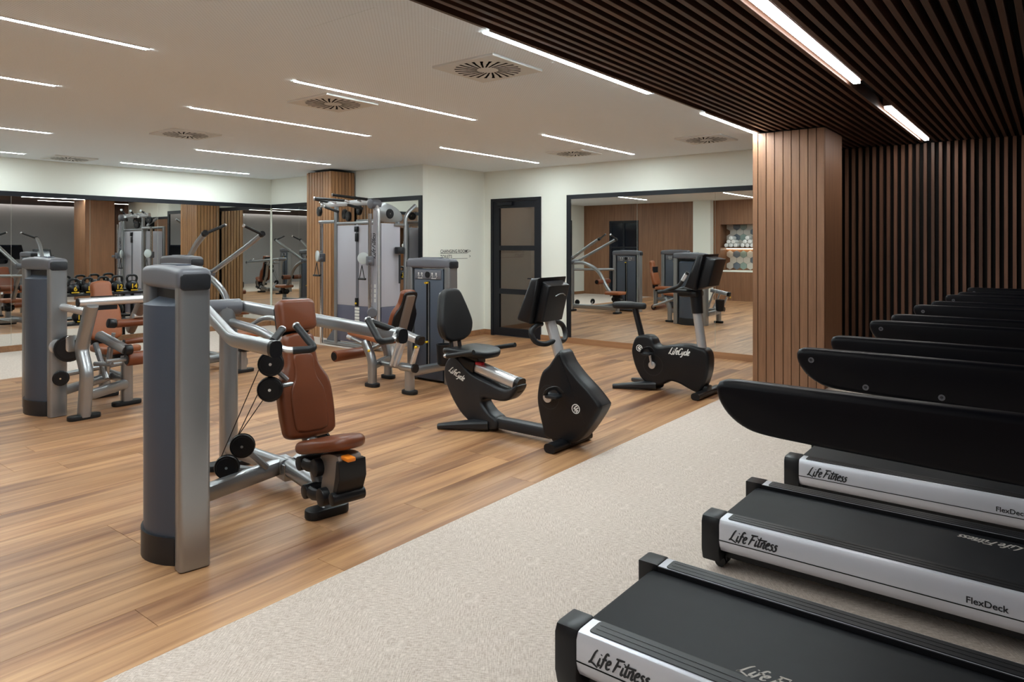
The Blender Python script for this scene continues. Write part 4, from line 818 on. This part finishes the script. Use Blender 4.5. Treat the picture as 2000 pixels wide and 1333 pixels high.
# rear body: C-shaped shell
rbp = [(-3.96, .575), (-4.05, .53), (-4.085, .44), (-4.06, .33), (-3.98, .20), (-3.87, .09), (-3.72, .025), (-3.53, .025), (-3.51, .105), (-3.60, .155), (-3.67, .225), (-3.645, .265), (-3.56, .262), (-3.44, .265), (-3.37, .30), (-3.31, .375), (-3.32, .41), (-3.42, .36), (-3.60, .40), (-3.80, .46)]
bm = bm_(); prism(bm, out2(rbp, 3), 'y', A-0.075, A+0.075, 0.022, 3); obj('rear_body', bm, 'charcoal', rb)
bm = bm_(); script(bm, 'LifeCycle', (-4.02, A-0.0765, .445), V((1, 0, -0.42)), V((0.42, 0, 1)), 0.052, 0.16); obj('lettering', bm, 'white_print', rb, smooth=False)
bm = bm_(); tube(bm, [(-3.99, A, .545), (-3.345, A, .405)], 0.05, 16, h=0.05, sq=0.4); obj('seat_rail', bm, 'silver_bright', rb)
bm = bm_(); tube(bm, [(-3.355, A, .405), (-3.315, A, .396)], 0.058, 16, h=0.058, sq=0.4); obj('rail_cap', bm, 'black_plastic', rb)
bm = bm_(); tube(bm, [(-3.93, A, .533), (-3.76, A, .496)], 0.066, 16, h=0.066, sq=0.5); box(bm, -3.93, -3.72, A-0.05, A+0.05, .53, .60, 0.01); obj('seat_carriage', bm, 'black_plastic', rb)
bm = bm_(); box(bm, -3.735, -3.665, A-0.07, A-0.03, .525, .55, 0.006); obj('seat_release', bm, 'red', rb)
bm = bm_(); prism(bm, out2([(-4.02, -.15), (-3.85, -.20), (-3.68, -.17), (-3.60, -.08), (-3.60, .08), (-3.68, .17), (-3.85, .20), (-4.02, .15)], 4), 'z', .585, .64, 0.022, 3)
for v in bm.verts: v.co.y += A; v.co.z += max(0, (abs(v.co.y-A)-0.08))*0.18
obj('seat', bm, 'black_plastic', rb)
bkr = [(-.10, 1.125), (0, 1.14), (.10, 1.125), (.15, 1.03), (.195, .90), (.205, .82), (.17, .735), (.09, .695), (0, .69), (-.09, .695), (-.17, .735), (-.205, .82), (-.195, .90), (-.15, 1.03)]
bm = bm_(); prism(bm, [(A+a*0.93, b2) for a, b2 in out2(bkr, 3)], 'x', -4.05, -3.985, 0.028, 4)
for v in bm.verts: v.co.x += 0.9*(v.co.y-A)**2
rotall(bm, (-4.0, A, .70), 'Y', -0.16); obj('backrest', bm, 'rubber', rb)
bm = bm_(); prism(bm, [(A+a*0.86, .91+(b2-.91)*0.93) for a, b2 in out2(bkr, 3)], 'x', -4.075, -4.045, 0.012, 3)
for v in bm.verts: v.co.x += 0.9*(v.co.y-A)**2
rotall(bm, (-4.0, A, .70), 'Y', -0.16); obj('back_shell', bm, 'charcoal', rb)
bm = bm_()
for s in (-1, 1): tube(bm, [(-4.0, A+s*0.05, .57), (-4.03, A+s*0.05, .74)], 0.014, 8, h=0.02)
obj('backrest_stay', bm, 'rubber', rb)
for s in (-1, 1):
    bm = bm_(); tube(bm, fil([(-3.98, A+s*0.10, .60), (-3.92, A+s*0.24, .60), (-3.84, A+s*0.265, .61)], 0.05), 0.016, 10); obj('side_handle_stem', bm, 'silver_bright', rb)
    bm = bm_(); tube(bm, [(-3.86, A+s*0.265, .608), (-3.58, A+s*0.265, .665)], 0.020, 12); obj('side_handle', bm, 'rubber', rb)
bm = bm_(); tube(bm, [(-3.56, A, .075), (-3.02, A, .075)], 0.055, 12, h=0.045, sq=0.7); obj('floor_beam', bm, 'charcoal', rb)
bm = bm_()
for s in (-1, 1): tube(bm, cr([(-3.62, A+s*0.03, .050), (-3.80, A+s*0.14, .040), (-3.98, A+s*0.25, .022)], 5), 0.075, 12, h=0.045, r2=0.034, sq=0.5)
obj('rear_stabilizer', bm, 'charcoal', rb)
bm = bm_(); tube(bm, [(-2.87, A-0.25, .036), (-2.86, A+0.25, .036)], 0.05, 14, h=0.035, sq=0.3); box(bm, -2.98, -2.80, A-0.07, A+0.07, .03, .12, 0.015); obj('front_stabilizer', bm, 'black_plastic', rb)

# ---- upright bike, along x, mid plane y=6.65
ub = thing('upright_bike', (-3.1, 6.65, 0), 'black upright exercise bike with small saddle in front of the mirror', 'exercise bike'); A = 6.65
us = [(-3.36, .565), (-3.48, .54), (-3.53, .42), (-3.525, .33), (-3.48, .20), (-3.40, .09), (-3.28, .05), (-3.18, .07), (-3.10, .115), (-3.0, .105), (-2.90, .065), (-2.80, .035), (-2.74, .10), (-2.69, .25), (-2.685, .40), (-2.72, .47), (-2.80, .49), (-2.90, .505), (-3.06, .49), (-3.24, .46), (-3.29, .53)]
bm = bm_(); prism(bm, out2(us, 3), 'y', A-0.085, A+0.085, 0.028, 4); obj('drive_housing', bm, 'black_plastic', ub)
for s in (-1, 1):
    bm = bm_(); script(bm, 'LifeCycle', (-3.10 if s < 0 else -2.85, A+s*0.0865, .40), (-s, 0, 0), (0, 0, 1), 0.065, 0.16); obj('lettering', bm, 'white_print', ub, smooth=False)
bm = bm_(); emblem(bm, (-3.435, A-0.0865, .425), (1, 0, 0), (0, 0, 1), 0.036); obj('emblem', bm, 'white_print', ub, smooth=False)
bm = bm_(); ring2(bm, (-3.28, A-0.0862, .265), (1, 0, 0), (0, 0, 1), 0.105, 0.112, 32); obj('crank_ring', bm, 'charcoal', ub)
crank(ub, -3.28, .265, A-0.086, -1, -0.02, 0.125); crank(ub, -3.28, .265, A+0.086, 1, 0.02, -0.125)
bm = bm_(); tube(bm, [(-3.44, A, .50), (-3.54, A, .86)], 0.038, 14, h=0.028, sq=0.3); obj('seat_post', bm, 'black_plastic', ub)
bm = bm_(); prism(bm, out2([(-3.74, -.11), (-3.62, -.115), (-3.52, -.05), (-3.42, -.03), (-3.40, 0), (-3.42, .03), (-3.52, .05), (-3.62, .115), (-3.74, .11), (-3.77, 0)], 4), 'z', .825, .895, 0.028, 4)
for v in bm.verts: v.co.y += A
obj('saddle', bm, 'rubber', ub)
bm = bm_(); tube(bm, [(-2.78, A, .45), (-2.84, A, .87)], 0.052, 18, h=0.045); obj('mast', bm, 'silver_bright', ub)
bm = bm_(); tube(bm, [(-2.832, A, .82), (-2.85, A, 1.06)], 0.06, 18, h=0.055, r2=0.07); box(bm, -3.0, -2.80, A-0.10, A+0.10, .985, 1.05, 0.022); obj('mast_collar', bm, 'black_plastic', ub)
bm = bm_(); prism(bm, [(-2.755, 1.405), (-2.68, 1.415), (-2.78, 1.06), (-2.89, 1.09)], 'y', A-0.20, A+0.20, 0.025, 3); obj('console', bm, 'black_plastic', ub)
bm = bm_(); prism(bm, [(-2.70, 1.395), (-2.585, 1.365), (-2.66, 1.10), (-2.78, 1.06)], 'y', A-0.15, A+0.15, 0.025, 3); obj('console_back', bm, 'black_plastic', ub)
bm = bm_(); prism(bm, rrect(A-0.15, A+0.15, 1.13, 1.36, 0.015), 'x', -2.838, -2.828, 0.002, 1); rotall(bm, (-2.83, A, 1.25), 'Y', 0.37); obj('screen', bm, 'screen', ub)
for s in (-1, 1):
    bm = bm_(); tube(bm, fil([(-2.86, A+s*0.08, 1.04), (-3.02, A+s*0.20, 1.05), (-3.16, A+s*0.21, 1.03)], 0.06), 0.02, 12); tube(bm, fil([(-3.10, A+s*0.20, 1.04), (-2.93, A+s*0.21, 1.10), (-2.84, A+s*0.215, 1.24)], 0.04), 0.019, 12); obj('handlebar', bm, 'rubber', ub)
    bm = bm_(); tube(bm, [(-2.895, A+s*0.212, 1.155), (-2.855, A+s*0.214, 1.22)], 0.021, 12); obj('pulse_sensor', bm, 'silver_bright', ub)
bm = bm_()
for s in (-1, 1): tube(bm, cr([(-3.28, A+s*0.03, .050), (-3.47, A+s*0.14, .040), (-3.67, A+s*0.23, .022)], 5), 0.075, 12, h=0.045, r2=0.034, sq=0.5)
obj('rear_stabilizer', bm, 'charcoal', ub)
bm = bm_(); tube(bm, [(-2.74, A-0.27, .036), (-2.73, A+0.27, .036)], 0.045, 14, h=0.034, sq=0.3); box(bm, -2.84, -2.70, A-0.06, A+0.06, .03, .11, 0.015); obj('front_stabilizer', bm, 'black_plastic', ub)

# ================================================================== TREADMILLS (local: tail at x=0, running to +x, mid y=0)
def treadmill():
    t2 = thing('treadmill', (0, 0, 0), 'x', 'treadmill', 'treadmills in a row')
    P('deck', 'black_plastic', t2, box, 0.05, 1.62, -0.27, 0.27, 0.05, 0.205, 0.01)
    bm = bm_(); prism(bm, [(0.052, .19), (0.046, .205), (0.052, .222), (0.07, .232), (1.5, .232), (1.5, .14), (0.07, .14), (0.052, .16)], 'y', -0.232, 0.232, 0.0); be = obj('belt', bm, 'belt', t2)
    for s in (-1, 1):
        bm = bm_(); pr = [(s*0.300, .092), (s*0.326, .105), (s*0.340, .128), (s*0.345, .152), (s*0.345, .225), (s*0.335, .246), (s*0.322, .25), (s*0.243, .25), (s*0.243, .12)]
        prism(bm, pr, 'x', 0.085, 1.62, 0.0); sr = obj('side_rail', bm, 'tread_silver', t2)
        bm = bm_(); y0, y1 = sorted((s*0.2365, s*0.244)); box(bm, 0.086, 1.60, y0, y1, .14, .2495); obj('inner_lip', bm, 'black_plastic', sr)
        bm = bm_(); y0, y1 = sorted((s*0.246, s*0.320)); prism(bm, rrect(0.115, 1.60, y0, y1, 0.012), 'z', .2495, .2535, 0.001, 1); obj('foot_strip', bm, 'grip_insert', sr)
        bm = bm_()
        for dy in (0.025, 0.05): box(bm, 0.13, 1.59, y0+dy-0.001, y0+dy+0.001, .2534, .2545)
        obj('strip_ribs', bm, 'black_plastic', sr)
        bm = bm_(); y0, y1 = sorted((s*0.344, s*0.3462)); box(bm, 0.085, 1.62, y0, y1, 0.1545, 0.1585); obj('groove', bm, 'slot', sr)
        bm = bm_(); prism(bm, [(s*0.335, .05), (s*0.349, .10), (s*0.349, .226), (s*0.337, .25), (s*0.322, .255), (s*0.236, .255), (s*0.236, .12), (s*0.27, .05)], 'x', 0.0, 0.086, 0.008, 2); obj('end_cap', bm, 'black_plastic', t2)
        ox = 0.135 if s < 0 else 0.42
        bm = bm_(); script(bm, 'Life Fitness', (ox, s*0.3465, .171), (-s, 0, 0), (0, 0, 1), 0.050, 0.13); obj('lettering', bm, 'ink', sr, smooth=False)
        bm = bm_(); text(bm, 'FlexDeck', (1.03 if s < 0 else 1.40, s*0.3465, .172), (-s, 0, 0), (0, 0, 1), 0.034, bold=0.0007); obj('lettering', bm, 'ink', sr, smooth=False)
        bm = bm_(); text(bm, 'Shock', (1.205 if s < 0 else 1.225, s*0.3465, .172), (-s, 0, 0), (0, 0, 1), 0.034); obj('lettering', bm, 'charcoal', sr, smooth=False)
        # handrail: deep tongue with rounded tip
        tip = [(p.x, p.y) for p in cr([(0.62, 1.134, 0), (0.584, 1.130, 0), (0.572, 1.112, 0), (0.578, 1.080, 0), (0.604, 1.042, 0), (0.645, 1.014, 0), (0.70, 1.0, 0), (0.84, .993, 0)], 4)]
        pr = [(1.75, 1.134)]+tip+[(1.2, 0.982), (1.75, 0.975)]
        bm = bm_(); prism(bm, pr, 'y', s*0.375-0.032, s*0.375+0.032, 0.018, 3); hr = obj('handrail', bm, 'rail_black', t2)
        bm = bm_()
        for bx2, bz in ((0.625, 1.095), (0.80, 1.02), (1.02, 1.015)): lathe(bm, (bx2, s*0.375-s*0.0315, bz), (0, -s, 0), [(0, .010), (.002, .010), (.002, .006), (0.0005, .005)], 12)
        obj('bolt', bm, 'cap_grey', hr)
        bm = bm_(); tube(bm, [(1.52, s*0.31, .16), (1.72, s*0.35, 1.10)], 0.045, 12, h=0.03, sq=0.4); obj('upright', bm, 'tread_silver', t2)
    bm = bm_(); prism(bm, out2([(1.5, .05), (1.5, .26), (1.58, .36), (1.75, .40), (1.95, .34), (2.04, .20), (2.02, .05)], 3), 'y', -0.40, 0.40, 0.03, 3); obj('motor_cover', bm, 'black_plastic', t2)
    bm = bm_(); prism(bm, [(1.60, 1.14), (1.66, 1.10), (1.86, 1.16), (1.90, 1.50), (1.86, 1.52)], 'y', -0.37, 0.37, 0.03, 3); obj('console', bm, 'black_plastic', t2)
    bm = bm_(); box(bm, 1.80, 1.83, -0.26, 0.26, 1.24, 1.52, 0.006); rotall(bm, (1.815, 0, 1.38), 'Y', 0.25); obj('screen', bm, 'screen', t2)
    bm = bm_()
    for s in (-1, 1): cyl(bm, (0.06, s*0.20, 0.026), (0.06, s*0.27, 0.026), 0.026, 14); cyl(bm, (1.9, s*0.30, 0.04), (1.9, s*0.36, 0.04), 0.04, 14)
    box(bm, 0.04, 0.09, -0.26, 0.26, 0.03, 0.06); obj('wheels', bm, 'rubber', t2)
    return t2, be
T = ((-1.305, 2.245, 'black treadmill with silver side rail, first in the row, farthest from the walnut column', (0.56, 1)),
     (-1.293, 3.425, 'second treadmill in the row, counted from the end farthest from slatted wall', (0.95, -1)),
     (-1.265, 4.575, 'middle treadmill of the row of five', (0.95, -1)),
     (-1.22, 5.73, 'fourth treadmill in the row, next but one to the slatted wall', (0.4, 1)),
     (-1.18, 6.88, 'last treadmill in the row, next to the slatted wood wall', (0.7, -1)))
t0, b0 = treadmill()
for i, (x, y, lab, (lx, d)) in enumerate(T):
    t2 = t0 if i == 0 else copy_tree(t0)
    t2.location = (x, y, 0); t2['label'] = lab; t2['_w'] = [0, 0, 0]
    be = [c2 for c2 in t2.children if c2.name.startswith('belt')][0]
for i, (x, y, lab, (lx, d)) in enumerate(T):
    t2 = [o for o in C.objects if o.get('label') == lab][0]; be = [c2 for c2 in t2.children if c2.name.startswith('belt')][0]
    bm = bm_(); script(bm, 'Life Fitness', (lx+(0 if d > 0 else 0.24), (-0.20 if d > 0 else 0.19), .2326), (d, 0, 0), (0, d, 0), 0.055, 0.12); obj('belt_lettering', bm, 'belt_print', be, smooth=False)

# ================================================================== KETTLEBELLS AND RACK
kr = thing('kettlebell_rack', (-11.25, 4.5, 0), 'black two-tier rack holding the kettlebells along the mirror', 'rack')
for z in (0.80, 0.38): P('shelf', 'black_plastic', kr, box, -11.42, -11.06, 3.75, 5.15, z-0.03, z, 0.005)
for y in (3.77, 5.13):
    for x in (-11.40, -11.08): P('rack_post', 'black_plastic', kr, box, x-0.02, x+0.02, y-0.02, y+0.02, 0, 0.77)
def kettlebell(y, z, num, r, label):
    x = -11.22; t2 = thing('kettlebell', (x, y, z), label, 'kettlebell', 'kettlebells on the rack')
    bm = bm_(); lathe(bm, (x, y, z), (0, 0, 1), [(0, r*0.62)]+[(r*0.92+r*math.sin(a), r*math.cos(a)) for a in [(-70+14*i)*PI/180 for i in range(11)]], 24); obj('bell', bm, 'black_plastic', t2)
    zc = z+r*1.75
    bm = bm_(); tube(bm, cr([(x, y-r*0.62, zc-0.02), (x, y-r*0.80, zc+r*0.45), (x, y-r*0.50, zc+r*0.92), (x, y+r*0.50, zc+r*0.92), (x, y+r*0.80, zc+r*0.45), (x, y+r*0.62, zc-0.02)], 5), 0.017, 10); obj('handle', bm, 'rubber', t2)
    bm = bm_(); text(bm, num, (x+r*1.01, y-0.028*len(num)+0.004, z+r*0.55), (0, 1, 0), (0, 0, 1), 0.095, bold=0.002); box(bm, x+r*0.9, x+r*1.005, y-0.05, y+0.05, z+0.012, z+0.028); obj('number', bm, 'yellow', t2, smooth=False)
KW = {'6': 'six', '8': 'eight', '10': 'ten', '12': 'twelve', '14': 'fourteen', '16': 'sixteen', '20': 'twenty'}
for i, (y, num) in enumerate(((4.03, '6'), (4.22, '8'), (4.43, '10'), (4.63, '12'), (4.84, '14'))): kettlebell(y, 0.80, num, 0.078+0.003*i, 'black kettlebell marked %s in yellow on the top shelf of the rack' % KW[num])
for i, (y, num) in enumerate(((4.10, '16'), (4.98, '20'))): kettlebell(y, 0.38, num, 0.088+0.004*i, 'black kettlebell marked %s in yellow on the lower shelf of the rack' % KW[num])

for o in list(bpy.data.objects):
    if '_w' in o: del o['_w']
